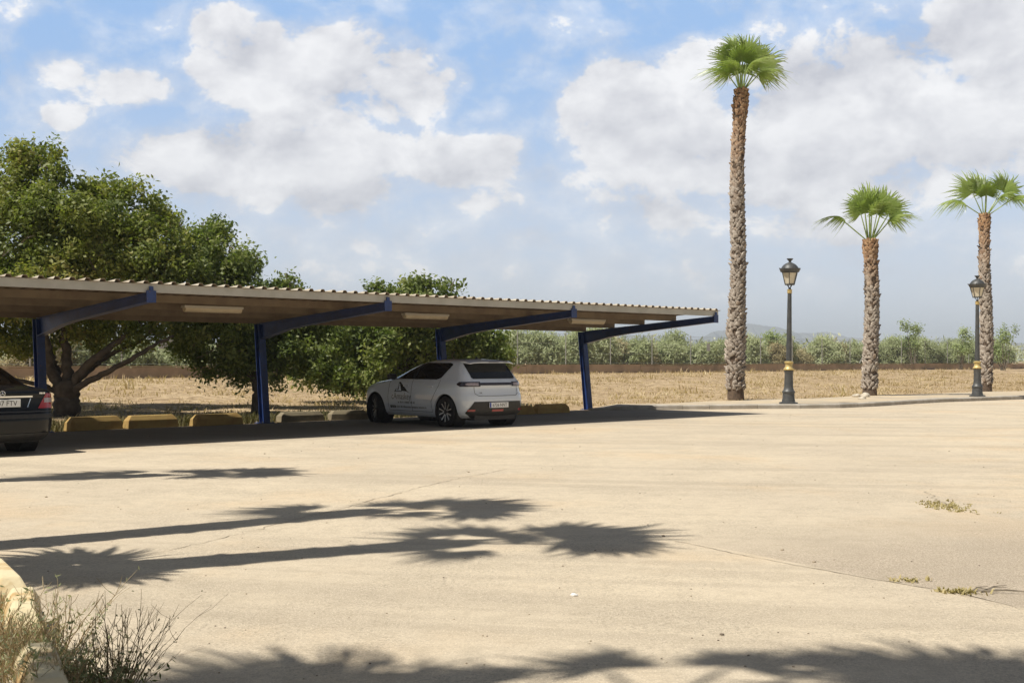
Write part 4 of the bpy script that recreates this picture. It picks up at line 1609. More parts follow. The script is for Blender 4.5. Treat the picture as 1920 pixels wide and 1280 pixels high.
class CarBody:
    """body as a stack of plan outlines; u forward from the rear, v to the left"""
    def __init__(s, keys, bulge=.06, uc=1.9, taper=.035, half_l=2.0, nexp=2.5):
        k = np.array(keys)
        s.zk = k[:, 0]
        s.fn = [smooth_interp(k[:, 0], k[:, i]) for i in range(1, 6)]
        s.bulge, s.uc, s.taper, s.hl, s.nexp = bulge, uc, taper, half_l, nexp

    def par(s, z): return [f(z) for f in s.fn]

    def fix(s, u, v, z, ur, w):
        v = v * (1 - s.taper * ((u - s.uc) / s.hl) ** 2)
        u = u + s.bulge * (abs(v) / max(w, .01)) ** 2 * max(0, 1 - (u - ur) / .9)
        return u, v

    def rear_len(s, z):
        ur, uf, w, rr, rf = s.par(z)
        return w - rr, rr * math.pi / 2

    def rear(s, z, t):
        """point at outline distance t from the rear centre, left side positive"""
        ur, uf, w, rr, rf = s.par(z)
        sg = 1 if t >= 0 else -1
        t = abs(t)
        a = w - rr
        if t <= a:
            u, v = ur, t
        elif t <= a + rr * math.pi / 2:
            th = (t - a) / rr
            u, v = ur + rr * (1 - math.cos(th)), a + rr * math.sin(th)
        else:
            u, v = ur + rr + (t - a - rr * math.pi / 2), w
        u, v = s.fix(u, v, z, ur, w)
        return Vector((u, sg * v, z))

    def side(s, z, u, sg=1):
        ur, uf, w, rr, rf = s.par(z)
        v = w
        if u < ur + rr:
            c = max(0, min(1, 1 - (u - ur) / rr))
            v = (w - rr) + rr * math.sqrt(max(0, 1 - c * c))
        elif u > uf - rf:
            x = min(1, (u - (uf - rf)) / rf)
            v = w * (1 - x ** s.nexp) ** (1 / s.nexp)
        v = v * (1 - s.taper * ((u - s.uc) / s.hl) ** 2)
        return Vector((u, sg * v, z))

    def loop(s, z):
        ur, uf, w, rr, rf = s.par(z)
        pts = []
        for i in range(9): pts.append((ur, (w - rr) * i / 8))
        for i in range(1, 10):
            th = math.pi / 2 * i / 9
            pts.append((ur + rr * (1 - math.cos(th)), w - rr + rr * math.sin(th)))
        u0, u1 = ur + rr, uf - rf
        for i in range(1, 37): pts.append((u0 + (u1 - u0) * i / 36, w))
        for i in range(1, 17):
            th = math.pi / 2 * i / 16
            pts.append((u1 + rf * math.sin(th) ** (2 / s.nexp), w * max(0, math.cos(th)) ** (2 / s.nexp)))
        out = []
        for u, v in pts:
            u2, v2 = s.fix(u, v, z, ur, w)
            out.append((u2, v2))
        full = [(u, v, z) for u, v in out] + [(u, -v, z) for u, v in reversed(out[1:-1])]
        return full

    def build(s, name, m, parent, wheels, arch_r, z0=None, z1=None, n=64, arch_depth=.28):
        z0 = s.zk[0] if z0 is None else z0
        z1 = s.zk[-1] if z1 is None else z1
        zs = np.linspace(z0, z1, n)
        mb = MB()
        loops = [s.loop(z) for z in zs]
        k = len(loops[0])
        vs = [p for l in loops for p in l]
        fs = []
        for i in range(n - 1):
            for j in range(k):
                j2 = (j + 1) % k
                fs.append((i * k + j, i * k + j2, (i + 1) * k + j2, (i + 1) * k + j))
        fs.append(tuple(range(k)))
        fs.append(tuple(range((n - 1) * k + k - 1, (n - 1) * k - 1, -1)))
        mb.add(vs, fs)
        o = mb.build(name, m, None)
        bm = bmesh.new()
        bm.from_mesh(o.data)
        bmesh.ops.recalc_face_normals(bm, faces=bm.faces[:])
        bm.to_mesh(o.data)
        bm.free()
        cutters = []
        for (u, v, zc, rw) in wheels:
            c = MB()
            sg = 1 if v > 0 else -1
            Mx = Matrix.Rotation(R(90), 3, 'X')
            c.lathe([(arch_r, -.25), (arch_r, .25)], 40, c=(u, v + sg * .05, zc), M=Mx)
            # open downwards
            co = c.build('cut', m, None)
            cutters.append(co)
            md = o.modifiers.new('b', 'BOOLEAN')
            md.operation = 'DIFFERENCE'
            md.solver = 'EXACT'
            md.object = co
        dg = bpy.context.evaluated_depsgraph_get()
        me = bpy.data.meshes.new_from_object(o.evaluated_get(dg))
        o.modifiers.clear()
        o.data = me
        for c in cutters: bpy.data.objects.remove(c)
        me.polygons.foreach_set('use_smooth', [True] * len(me.polygons))
        me.set_sharp_from_angle(angle=R(32))
        o.parent = parent
        return o

    def patch_rear(s, name, m, parent, zs, tlo, thi, off=.004, nt_=24, thick=None):
        """panel on the rear surface: for each z, t from tlo(z) to thi(z)"""
        vs, fs = [], []
        for z in zs:
            a, b = tlo(z), thi(z)
            for i in range(nt_ + 1):
                t = a + (b - a) * i / nt_
                p = s.rear(z, t)
                q1, q2 = s.rear(z, t + .01), s.rear(z, t - .01)
                tg = (q1 - q2).normalized()
                nn = Vector((-tg.y, tg.x, 0)) * 1.0
                c = Vector((1.6, 0, z))
                if nn.dot(p - c) < 0: nn = -nn
                vs.append(p + nn * off)
        k = nt_ + 1
        for i in range(len(zs) - 1):
            for j in range(nt_):
                fs.append((i * k + j, i * k + j + 1, (i + 1) * k + j + 1, (i + 1) * k + j))
        mb = MB()
        mb.add(vs, fs)
        return mb.build(name, m, parent, smooth=True)

    def patch_side(s, name, m, parent, zs, ulo, uhi, sg=1, off=.004, nt_=20):
        vs, fs = [], []
        for z in zs:
            a, b = ulo(z), uhi(z)
            for i in range(nt_ + 1):
                u = a + (b - a) * i / nt_
                p = s.side(z, u, sg)
                vs.append(p + Vector((0, sg * off, 0)))
        k = nt_ + 1
        for i in range(len(zs) - 1):
            for j in range(nt_):
                fs.append((i * k + j, i * k + j + 1, (i + 1) * k + j + 1, (i + 1) * k + j))
        mb = MB()
        mb.add(vs, fs)
        return mb.build(name, m, parent, smooth=True)

    def strip_side(s, mb, path, wid, sg=1, off=.003, step=.04):
        """thin line on the side along (u, z) points"""
        pts = [Vector((a, b, 0)) for a, b in path]
        pts = polyline_resample(pts, step)
        vs = []
        for i, p in enumerate(pts):
            n_ = left_normal(pts, i)
            for e in (-.5, .5):
                q = p + n_ * wid * e
                w_ = s.side(q.y, q.x, sg)
                vs.append(w_ + Vector((0, sg * off, 0)))
        mb.add(vs, [(2 * i, 2 * i + 2, 2 * i + 3, 2 * i + 1) for i in range(len(pts) - 1)])


def text_mesh(body, size, align='LEFT', squeeze=1.0):
    c = bpy.data.curves.new('txt', 'FONT')
    c.body = body
    c.size = size
    c.align_x = align
    c.resolution_u = 3
    o = bpy.data.objects.new('txt', c)
    COL.objects.link(o)
    dg = bpy.context.evaluated_depsgraph_get()
    dg.update()
    me = bpy.data.meshes.new_from_object(o.evaluated_get(dg))
    vs = [(v.co.x * squeeze, v.co.y) for v in me.vertices]
    fs = [tuple(p.vertices) for p in me.polygons]
    bpy.data.objects.remove(o)
    bpy.data.meshes.remove(me)
    return vs, fs


def paint(name, col, coat=1.0, rough=.35, metal=0.0):
    m, nt, b = new_mat(name)
    tc = nt.node('ShaderNodeTexCoord').outputs['Object']
    n1 = nt.noise(tc, 2.5, 5, .6)
    c = nt.mix(nt.math('MULTIPLY', nt.mr(n1, .45, .7), .06 if col[0] > .3 else .01), col, (0.42, 0.36, 0.28))
    nt.l.new(c, b.inputs['Base Color'])
    b.inputs['Roughness'].default_value = rough
    b.inputs['Metallic'].default_value = metal
    b.inputs['Coat Weight'].default_value = coat
    b.inputs['Coat Roughness'].default_value = .04
    return m


m_white = paint('white_car_paint', (0.70, 0.755, 0.83))
m_black = paint('black_car_paint', (0.006, 0.007, 0.009), coat=.25, rough=.25)
m_black.node_tree.nodes['Principled BSDF'].inputs['Specular IOR Level'].default_value = .25
m_black.node_tree.nodes['Principled BSDF'].inputs['Coat IOR'].default_value = 1.4
m_glassd = mat('tinted_glass', (0.006, 0.007, 0.008), .03, spec=.6, col2=(0.009, 0.009, 0.010), scale=2)
m_blackp = mat('black_plastic', (0.018, 0.018, 0.019), .55, col2=(0.026, 0.025, 0.024), scale=12)
m_tyre = mat('tyre_rubber', (0.017, 0.016, 0.016), .85, col2=(0.03, 0.027, 0.024), scale=14, bump=.2, bscale=60)
m_rim = mat('rim_alloy', (0.62, 0.62, 0.62), .3, metal=.85)
m_rimd = mat('rim_dark', (0.02, 0.02, 0.022), .4, metal=.3)
m_redl = mat('red_lamp', (0.32, 0.012, 0.015), .12, coat=.8)
m_smoke = mat('smoked_lamp', (0.018, 0.010, 0.013), .08, coat=.8, col2=(0.028, 0.014, 0.017), scale=9)
m_clear = mat('clear_lamp', (0.42, 0.36, 0.38), .15, coat=.8, col2=(0.30, 0.25, 0.27), scale=20)
m_plate = mat('plate_white', (0.78, 0.79, 0.80), .4)
m_ink = mat('ink_black', (0.012, 0.012, 0.012), .5)
m_inkg = mat('ink_grey', (0.16, 0.17, 0.18), .5)
m_grn = mat('ink_green', (0.14, 0.22, 0.10), .5)
m_eu = mat('plate_blue', (0.02, 0.06, 0.36), .4)
m_chrome = mat('chrome', (0.78, 0.79, 0.80), .12, metal=1.0)
m_seam = mat('panel_gap', (0.05, 0.052, 0.055), .7)


def wheel(parent, loc, rw, wt, sg, steer=0.0, spokes=5):
    """axle along local Y; sg = +1 outer face towards +v"""
    h = empty('wheel', loc)
    h.parent = parent
    h.rotation_euler = (0, 0, steer)
    Mx = Matrix.Rotation(R(-90 * sg), 3, 'X')       # +Z -> +-Y
    rr = rw * .70
    mb = MB()
    hw = wt / 2
    mb.lathe([(rr, -hw * .9), (rw * .86, -hw), (rw * .97, -hw * .86), (rw, -hw * .55), (rw, hw * .55), (rw * .97, hw * .86), (rw * .86, hw), (rr, hw * .9), (rr - .01, hw * .6), (rr - .01, -hw * .6), (rr, -hw * .9)], 40, M=Mx, cap=False)
    mb.build('tyre', m_tyre, h, smooth=True, angle=40)
    mb = MB()
    mb.lathe([(rr, hw * .82), (rr - .012, hw * .84), (rr - .03, hw * .6), (rr - .03, hw * .2), (.02, hw * .15)], 36, M=Mx, mi=1, cap=False)
    for k in range(spokes):
        for e in (-1, 1):
            a = 2 * math.pi * k / spokes + e * .20
            a2 = 2 * math.pi * k / spokes + e * .10
            p0 = Vector((.045 * math.cos(a2), .045 * math.sin(a2), hw * .62))
            p1 = Vector(((rr - .012) * math.cos(a + e * .1), (rr - .012) * math.sin(a + e * .1), hw * .74))
            d = (p1 - p0).normalized()
            s_ = d.cross(Vector((0, 0, 1))).normalized()
            q = [p0 - s_ * .009, p0 + s_ * .009, p1 + s_ * .013, p1 - s_ * .013]
            mb.prism([Mx @ v for v in q], Mx @ Vector((0, 0, .012)), mi=0)
            q = [p0 - s_ * .024 - Vector((0, 0, .02)), p0 + s_ * .024 - Vector((0, 0, .02)), p1 + s_ * .034 - Vector((0, 0, .02)), p1 - s_ * .034 - Vector((0, 0, .02))]
            mb.prism([Mx @ v for v in q], Mx @ Vector((0, 0, .018)), mi=1)
    mb.lathe([(.06, hw * .5), (.06, hw * .72), (.03, hw * .8), (.0, hw * .8)], 16, M=Mx, mi=1, cap=False)
    mb.build('rim', [m_rim, m_rimd], h)
    return h


def liner(parent, u, v, zc, ar, sg):
    mb = MB()
    Mx = Matrix.Rotation(R(-90 * sg), 3, 'X')
    mb.lathe([(.0, -.20), (ar - .004, -.20), (ar - .004, .06)], 36, c=(u, v, zc), M=Mx, cap=False)
    o = mb.build('wheel_liner', m_blackp, parent)
    return o


def plate(parent, body, z, w_, h_, txt, size, off=.02, tilt_pts=None, vc=0.0):
    p = body.rear(z, 0.0)
    mb = MB()
    mb.box((p.x - off, vc, z), (.012, w_, h_))
    pl = mb.build('licence_plate', m_plate, parent)
    bevel_obj(pl, .004, 1)
    x = p.x - off - .0075
    mb = MB()
    vs, fs = text_mesh(txt, size, 'CENTER', .92)
    mb.add([(x, vc - a - .018, z + b - size * .35) for a, b in vs], [f[::-1] for f in fs])
    mb.build('plate_text', m_ink, pl)
    mb = MB()
    mb.add([(x, vc + w_ / 2 - .005, z - h_ / 2 + .006), (x, vc + w_ / 2 - .045, z - h_ / 2 + .006), (x, vc + w_ / 2 - .045, z + h_ / 2 - .006), (x, vc + w_ / 2 - .005, z + h_ / 2 - .006)], [(0, 1, 2, 3)])
    mb.build('plate_band', m_eu, pl)
    return pl


# ---- white hatchback
HD = Vector((-.66, .751, 0)).normalized()
carw = empty('hatchback_car', (-.28, 25.03, 0), math.atan2(HD.y, HD.x))
tag(carw, 'white five door hatchback with a mountain logo on its side', 'car')
Wk = [  # z, ur, uf, w, rr, rf
    (.19, .22, 3.80, .73, .22, .5), (.24, .10, 3.90, .80, .24, .55), (.33, .045, 3.98, .845, .27, .6), (.45, .012, 4.03, .866, .30, .65), (.56, .0, 4.05, .872, .32, .68),
    (.66, .022, 4.04, .872, .32, .7), (.72, .05, 4.01, .868, .32, .7), (.80, .072, 3.93, .860, .31, .7), (.86, .07, 3.78, .850, .30, .7), (.90, .072, 3.62, .840, .29, .7),
    (.94, .085, 3.36, .825, .27, .7), (.97, .11, 3.12, .806, .24, .7), (1.0, .135, 2.98, .785, .22, .75), (1.10, .20, 2.74, .735, .19, .75), (1.22, .29, 2.44, .672, .17, .75), (1.30, .345, 2.22, .625, .16, .75),
    (1.345, .37, 2.06, .59, .17, .75), (1.375, .40, 1.9, .545, .19, .7), (1.40, .50, 1.72, .45, .22, .6), (1.415, .72, 1.5, .30, .2, .4)]
BW = CarBody(Wk)
rw = .315
wheels_w = [(.72, .765, rw, rw), (.72, -.765, rw, rw), (3.26, .765, rw, rw), (3.26, -.765, rw, rw)]
BW.build('body', m_white, carw, wheels_w, .375, n=110)
for (u, v, zc, q) in wheels_w:
    sg = 1 if v > 0 else -1
    liner(carw, u, v + sg * .0, zc, .375, sg)
    wheel(carw, (u, v - sg * .0, zc), rw, .20, sg, steer=R(-22) if u > 2 else 0)


def lin(z, za, a, zb, b): return a + (b - a) * max(0, min(1, (z - za) / (zb - za)))


zs = np.linspace(.985, 1.335, 16)


def side_lo(z):   # rear end of the side glass
    q = lin(z, .985, .98, 1.30, .72)
    if z < 1.03: q += .10 * ((1.03 - z) / .045) ** 2
    if z > 1.29: q += .12 * ((z - 1.29) / .045) ** 2
    return q


def side_hi(z):   # along the windscreen pillar
    return BW.par(z)[1] - lin(z, .985, .38, 1.335, .42)


for sg in (1, -1):
    BW.patch_side('side_window', m_glassd, carw, zs, side_lo, side_hi, sg, .006, 30)
    # pillar trim and door gaps
    mb = MB()
    BW.strip_side(mb, [(1.86, .99), (1.80, 1.33)], .075, sg, .0085)
    mb.build('pillar_trim', m_blackp, carw)
    mb = MB()
    for path in ([(2.72, .30), (2.74, .60), (2.70, .90), (2.66, .975)], [(1.86, .30), (1.885, .6), (1.87, .975)],
                 [(1.16, .30), (1.18, .52), (1.06, .70), (.95, .86), (.93, .975)], [(1.16, .30), (2.72, .30)]):
        BW.strip_side(mb, path, .009, sg, .003)
    # crease along the doors
    mb.build('door_gap', m_seam, carw)
    mb = MB()
    BW.strip_side(mb, [(1.12, .255), (2.80, .245)], .06, sg, .010)
    mb.build('sill_trim', m_white, carw)
    for uh in (1.22, 2.06):
        mb = MB()
        p = BW.side(.84, uh, sg)
        mb.box(p + Vector((0, sg * .018, 0)), (.20, .022, .032))
        hnd = mb.build('door_handle', m_white, carw)
        bevel_obj(hnd, .008)
    # door mirror
    mb = MB()
    p = BW.side(1.0, 2.60, sg)
    mb.box(p + Vector((.02, sg * .11, .03)), (.14, .19, .125))
    mr_ = mb.build('door_mirror', m_blackp, carw)
    bevel_obj(mr_, .04, 3)
    # tail lamp cluster at the corner
    rl = BW.rear_len(.90)
    e = sum(rl)
    lo, hi = (.50, e + .02)
    BW.patch_rear('tail_lamp', m_smoke, carw, np.linspace(.845, .945, 6), lambda z: sg * .44, lambda z, e=e: sg * (e - .02 - .10 * abs(z - .895) / .05), .012, 20)
    BW.patch_rear('lamp_lens', m_clear, carw, np.linspace(.865, .925, 4), lambda z: sg * .49, lambda z, e=e: sg * (.80 - .08 * abs(z - .895) / .03), .016, 14)
BW.patch_rear('lamp_strip', m_smoke, carw, np.linspace(.868, .925, 4), lambda z: -.44, lambda z: .44, .011, 30)
# rear window and its dark surround
BW.patch_rear('rear_window', m_glassd, carw, np.linspace(1.005, 1.325, 14), lambda z: -lin(z, 1.0, .60, 1.32, .60) * (1 - .05 * (z < 1.02)), lambda z: lin(z, 1.0, .60, 1.32, .60) * (1 - .05 * (z < 1.02)), .008, 30)
# spoiler
mb = MB()
vs = []
for i in range(15):
    v = -.60 + 1.2 * i / 14
    c = 1 - .08 * abs(v / .6) ** 3
    for (du, z) in ((.30, 1.352), (.17, 1.338), (.165, 1.352), (.30, 1.392), (.55, 1.403)):
        vs.append((du + .05 * (v / .6) ** 2, v, z * 1.0 - .03 * (abs(v) / .6) ** 4))
fs = []
for i in range(14):
    for j in range(5):
        fs.append((i * 5 + j, i * 5 + (j + 1) % 5, (i + 1) * 5 + (j + 1) % 5, (i + 1) * 5 + j))
fs += [(0, 1, 2, 3, 4), tuple(70 + q for q in (4, 3, 2, 1, 0))]
mb.add(vs, fs)
sp = mb.build('spoiler', m_white, carw, smooth=True, angle=35)
mb = MB()
mb.box((.158, 0, 1.345), (.008, .26, .010))
mb.build('brake_light', m_clear, sp)
# tailgate outline
mb = MB()


def rear_strip(mb, path, wid, off=.004, step=.03):
    pts = polyline_resample([Vector((a, b, 0)) for a, b in path], step)
    vs = []
    for i, p in enumerate(pts):
        n_ = left_normal(pts, i)
        for e in (-.5, .5):
            q = p + n_ * wid * e
            w_ = BW.rear(q.y, q.x)
            vs.append(w_ + Vector((-off, 0, 0)))
    mb.add(vs, [(2 * i, 2 * i + 2, 2 * i + 3, 2 * i + 1) for i in range(len(pts) - 1)])


rear_strip(mb, [(.60, .845), (.60, .70), (.52, .655), (0, .65), (-.52, .655), (-.60, .70), (-.60, .845)], .010)
mb.build('tailgate_gap', m_seam, carw)
mb = MB()
rear_strip(mb, [(-.25, .80), (.25, .80)], .03, .006)
# lower dark panel
BW.patch_rear('bumper_panel', m_blackp, carw, np.linspace(.20, .535, 12), lambda z: -(lin(z, .30, .80, .535, .64) if z > .30 else lin(z, .20, .60, .30, .80)), lambda z: (lin(z, .30, .80, .535, .64) if z > .30 else lin(z, .20, .60, .30, .80)), .010, 36)
for sg in (1, -1):
    BW.patch_rear('reflector', m_redl, carw, np.linspace(.335, .375, 3), lambda z: sg * .60, lambda z: sg * .76, .016, 8)
BW.patch_rear('fog_light', m_redl, carw, np.linspace(.325, .37, 3), lambda z: -.16, lambda z: .16, .017, 8)
mb = MB()
mb.box((.30, 0, .20), (.36, 1.1, .10))
mb.build('underside', m_blackp, carw)
mb = MB()
mb.box((2.0, 0, .235), (3.2, 1.3, .10))
mb.build('underside', m_blackp, carw)
plate(carw, BW, .462, .52, .112, '6726 NNT', .098, .026)
mb = MB()
vs, fs = text_mesh('208', .045)
mb.add([(BW.rear(.70 + b, .47 - a).x - .005, .47 - a, .70 + b) for a, b in vs], [f[::-1] for f in fs])
mb.build('model_badge', m_seam, carw)
mb = MB()
mb.lathe([(.035, 0), (.03, .03), (.012, .05), (.006, .06)], 10, c=(.72, 0, 1.405))
mb.build('antenna', m_blackp, carw)


# side lettering
def side_poly(mb, pts, fs, sg=1, off=.005):
    vs = []
    for u, z in pts:
        p = BW.side(z, u, sg)
        vs.append(p + Vector((0, sg * off, 0)))
    mb.add(vs, fs)


mb = MB()
U0 = 2.50


def fill(mb, pts):
    side_poly(mb, [(U0 - a, b) for a, b in pts], [tuple(range(len(pts)))])


# mountain mark: outlined left face, solid right face
fill(mb, [(.0, .705), (.035, .705), (.17, .895), (.19, .92), (.155, .92)])
fill(mb, [(.0, .705), (.28, .712), (.285, .728), (.02, .723)])
fill(mb, [(.165, .905), (.20, .92), (.255, .88), (.33, .84), (.40, .79), (.45, .745), (.50, .715), (.255, .725), (.235, .80)])
fill(mb, [(.11, .745), (.14, .80), (.155, .86), (.175, .86), (.165, .80), (.15, .745)])
fill(mb, [(.44, .722), (.50, .712), (.60, .682), (.50, .70)])
mb.build('mountain_logo', m_ink, carw)
mb = MB()
vs, fs = text_mesh('cAmaskey', .205, 'LEFT', .86)
side_poly(mb, [(U0 + .10 - a, .545 + b) for a, b in vs], fs)
mb.build('side_lettering', m_inkg, carw)
mb = MB()
rr_ = random.Random(2)
x = .14
while x < .74:
    wl = rr_.uniform(.012, .03)
    fill(mb, [(x, .462), (x + wl, .462), (x + wl, .462 + rr_.choice((.028, .04))), (x, .495)])
    x += wl + rr_.choice((.008, .010, .03))
x = 0.07
while x < 1.25:
    wl = rr_.uniform(.014, .03)
    fill(mb, [(x - .12, .362), (x - .12 + wl, .362), (x - .12 + wl, .362 + rr_.choice((.03, .045))), (x - .12, .398)])
    x += wl + rr_.choice((.008, .01, .012, .03))
mb.build('small_print', m_inkg, carw)
mb = MB()
for a in (-.16, -.09, -.02):
    fill(mb, [(a, .352), (a + .055, .352), (a + .055, .408), (a, .408)])
mb.build('small_icon', m_ink, carw)
mb = MB()
BW.strip_side(mb, [(3.02, .42), (3.05, .45)], .02)

# ---- black saloon at the left edge
HB = Vector((-.719, .695, 0)).normalized()
carb = empty('saloon_car', (-7.30, 17.25, 0), math.atan2(HB.y, HB.x))
tag(carb, 'black saloon cut off by the left edge, parked under the carport', 'car')
Bk = [
    (.20, .16, 4.35, .78, .26, .5), (.27, .06, 4.45, .84, .28, .55), (.36, .02, 4.53, .87, .28, .6), (.50, .0, 4.57, .884, .28, .65), (.60, .012, 4.58, .886, .27, .7),
    (.66, .045, 4.56, .884, .25, .7), (.74, .06, 4.5, .88, .24, .7), (.84, .065, 4.3, .868, .22, .7), (.90, .06, 4.0, .855, .22, .7), (.935, .065, 3.75, .84, .22, .7), (.955, .12, 3.55, .82, .22, .7),
    (.975, .35, 3.4, .80, .24, .7), (.99, .60, 3.3, .785, .26, .7), (1.02, .78, 3.2, .765, .26, .7), (1.10, .96, 2.98, .72, .24, .7), (1.20, 1.18, 2.72, .67, .22, .7), (1.30, 1.42, 2.45, .61, .2, .7),
    (1.37, 1.66, 2.22, .55, .2, .6), (1.40, 1.8, 2.1, .5, .15, .4)]
# a wide roof needs a front end that starts farther forward
Bk = [list(q) for q in Bk]
for q in Bk:
    if q[0] > 1.25: q[2] += .25
BB = CarBody(Bk, bulge=.09, uc=2.2, half_l=2.3, taper=.05)
rwb = .32
wheels_b = [(1.02, .77, rwb, rwb), (1.02, -.77, rwb, rwb), (3.78, .77, rwb, rwb), (3.78, -.77, rwb, rwb)]
BB.build('body', m_black, carb, wheels_b, .375, n=100)
for (u, v, zc, q) in wheels_b:
    sg = 1 if v > 0 else -1
    liner(carb, u, v, zc, .375, sg)
    wheel(carb, (u, v, zc), rwb, .225, sg)
BB.patch_rear('rear_window', m_glassd, carb, np.linspace(1.03, 1.36, 12), lambda z: -lin(z, 1.03, .62, 1.36, .50), lambda z: lin(z, 1.03, .62, 1.36, .50), .006, 24)
for sg in (1, -1):
    BB.patch_side('side_window', m_glassd, carb, np.linspace(.985, 1.33, 12), lambda z: lin(z, .985, 1.15, 1.33, 1.75), lambda z: BB.par(z)[1] - .45, sg, .006, 26)
    e = sum(BB.rear_len(.78))
    tl = BB.patch_rear('tail_lamp', m_redl, carb, np.linspace(.68, .90, 10), lambda z: sg * lin(z, .68, .56, .90, .70), lambda z, e=e: sg * (e + .05), .008, 18)
    BB.patch_rear('lamp_lens', m_clear, tl, np.linspace(.765, .83, 4), lambda z: sg * .665, lambda z, e=e: sg * (e - .02), .012, 14)
    mb = MB()
    pth = [(.56, .68), (.60, .62)]
    BB.patch_rear('plate_recess_edge', m_chrome, carb, np.linspace(.70, .83, 4), lambda z: sg * lin(z, .70, .385, .83, .44), lambda z: sg * (lin(z, .70, .385, .83, .44) + .014), .006, 2)
BB.patch_rear('chrome_strip', m_chrome, carb, np.linspace(.845, .868, 3), lambda z: -.47, lambda z: .47, .018, 24)
BB.patch_rear('bumper_gap', m_seam, carb, np.linspace(.628, .645, 3), lambda z: -1.0, lambda z: 1.0, .004, 40)
BB.patch_rear('bumper_strip', m_blackp, carb, np.linspace(.54, .60, 4), lambda z: -1.02, lambda z: 1.02, .010, 40)
BB.patch_rear('bumper_lower', m_blackp, carb, np.linspace(.205, .32, 5), lambda z: -.8, lambda z: .8, .008, 40)
plate(carb, BB, .765, .52, .112, '3347 FTV', .105, .022)
# round emblem: ring with three spokes
p = BB.rear(.905, 0)
mb = MB()
ring = [Vector((p.x - .012, .038 * math.cos(a), .905 + .038 * math.sin(a))) for a in np.linspace(0, 2 * math.pi, 25)]
mb.tube(ring, .005, 6)
for k in range(3):
    a = R(90 + 120 * k)
    mb.tube([(p.x - .012, 0, .905), (p.x - .012, .036 * math.cos(a), .905 + .036 * math.sin(a))], [.008, .002], 6)
mb.build('emblem', m_chrome, carb)
mb = MB()
for k, wv in enumerate((.018, .018, .014, .018)):
    q = BB.rear(.902, -.60 - k * .026)
    mb.box((q.x - .006, q.y, .902), (.006, wv, .024))
mb.build('model_badge', m_chrome, carb)
mb = MB()
mb.box((2.3, 0, .22), (3.8, 1.4, .10))
mb.build('underside', m_blackp, carb)

# ------------------------------------------------------------------ foreground weeds
m_stem = leaf_mat('dry_stem', [(0.0, (0.17, 0.12, 0.065)), (0.5, (0.38, 0.28, 0.155)), (1.0, (0.66, 0.54, 0.34))], .1, .9, .1)
m_gleaf = leaf_mat('grey_leaf', [(0.0, (0.11, 0.125, 0.055)), (0.5, (0.25, 0.265, 0.14)), (1.0, (0.46, 0.46, 0.31))], .25, .8, .1)


def weed(p, n, h, spread, lean, seed, tint, label, leafy=0, twigs=3, cat='weed', leaf_tint=.5, rad=.0036):
    r = np.random.default_rng(seed)
    o = empty('dry_weed', p)
    V_, F_, T_ = [], [], []
    LV, LF, LT = [], [], []

    def tube(pts, r0, r1, t):
        b = len(V_)
        for i, q in enumerate(pts):
            rr = r0 + (r1 - r0) * i / (len(pts) - 1)
            for k in range(3):
                a = 2.094 * k
                V_.append((q[0] + rr * math.cos(a), q[1] + rr * math.sin(a), q[2]))
                T_.append(t)
        for i in range(len(pts) - 1):
            for k in range(3):
                F_.append((b + i * 3 + k, b + i * 3 + (k + 1) % 3, b + i * 3 + 3 + (k + 1) % 3, b + i * 3 + 3 + k))

    for s_ in range(n):
        a = r.uniform(0, 6.283)
        q = r.uniform(0, spread)
        b0 = np.array([math.cos(a) * q, math.sin(a) * q, -.01])
        d = np.array([math.cos(a) * .45 + lean[0] + r.normal(0, .14), math.sin(a) * .45 + lean[1] + r.normal(0, .14), 1.0])
        ht = h * r.uniform(.45, 1.05)
        curve = r.normal(0, .35, 2)
        pts = []
        for i in range(8):
            f = i / 7
            pts.append(b0 + d * ht * f + np.array([curve[0] * f * f * ht * .4, curve[1] * f * f * ht * .4, -.12 * f * f * ht]) + np.r_[r.normal(0, .004, 2), 0])
        t = float(np.clip(tint + r.normal(0, .17), 0, 1))
        tube(pts, rad, rad * .4, t)
        for k in range(twigs):
            i = r.integers(2, 7)
            dd = np.array([r.normal(0, .6), r.normal(0, .6), .7])
            L_ = ht * r.uniform(.1, .28)
            tube([pts[i], pts[i] + dd * L_ * .5, pts[i] + dd * L_ + np.array([0, 0, .2 * L_])], rad * .6, rad * .25, t)
        # small buds
        for k in range(4 if not leafy else 0):
            i = r.integers(3, 8)
            c = pts[i]
            LV.append(c); LT.append(.1)
        for k in range(leafy):
            i = r.integers(1, 8)
            LV.append(pts[i] + r.normal(0, .012, 3))
            LT.append(float(np.clip(leaf_tint + r.normal(0, .2), 0, 1)))
    np_mesh('stem', np.array(V_), np.array(F_), m_stem, o, np.array(T_))
    if len(LV):
        LV = np.array(LV)
        sz = (.034, .009) if leafy else (.010, .007)
        v2, f2, ix = leaves(LV, np.zeros_like(LV), 1, .006, sz[0], sz[1], r, up=.3, jit=1)
        np_mesh('leaf', v2, f2, m_gleaf, o, np.array(LT)[ix])['kind'] = 'stuff'
    tag(o, label, cat, 'weeds among the yellow blocks')
    return o


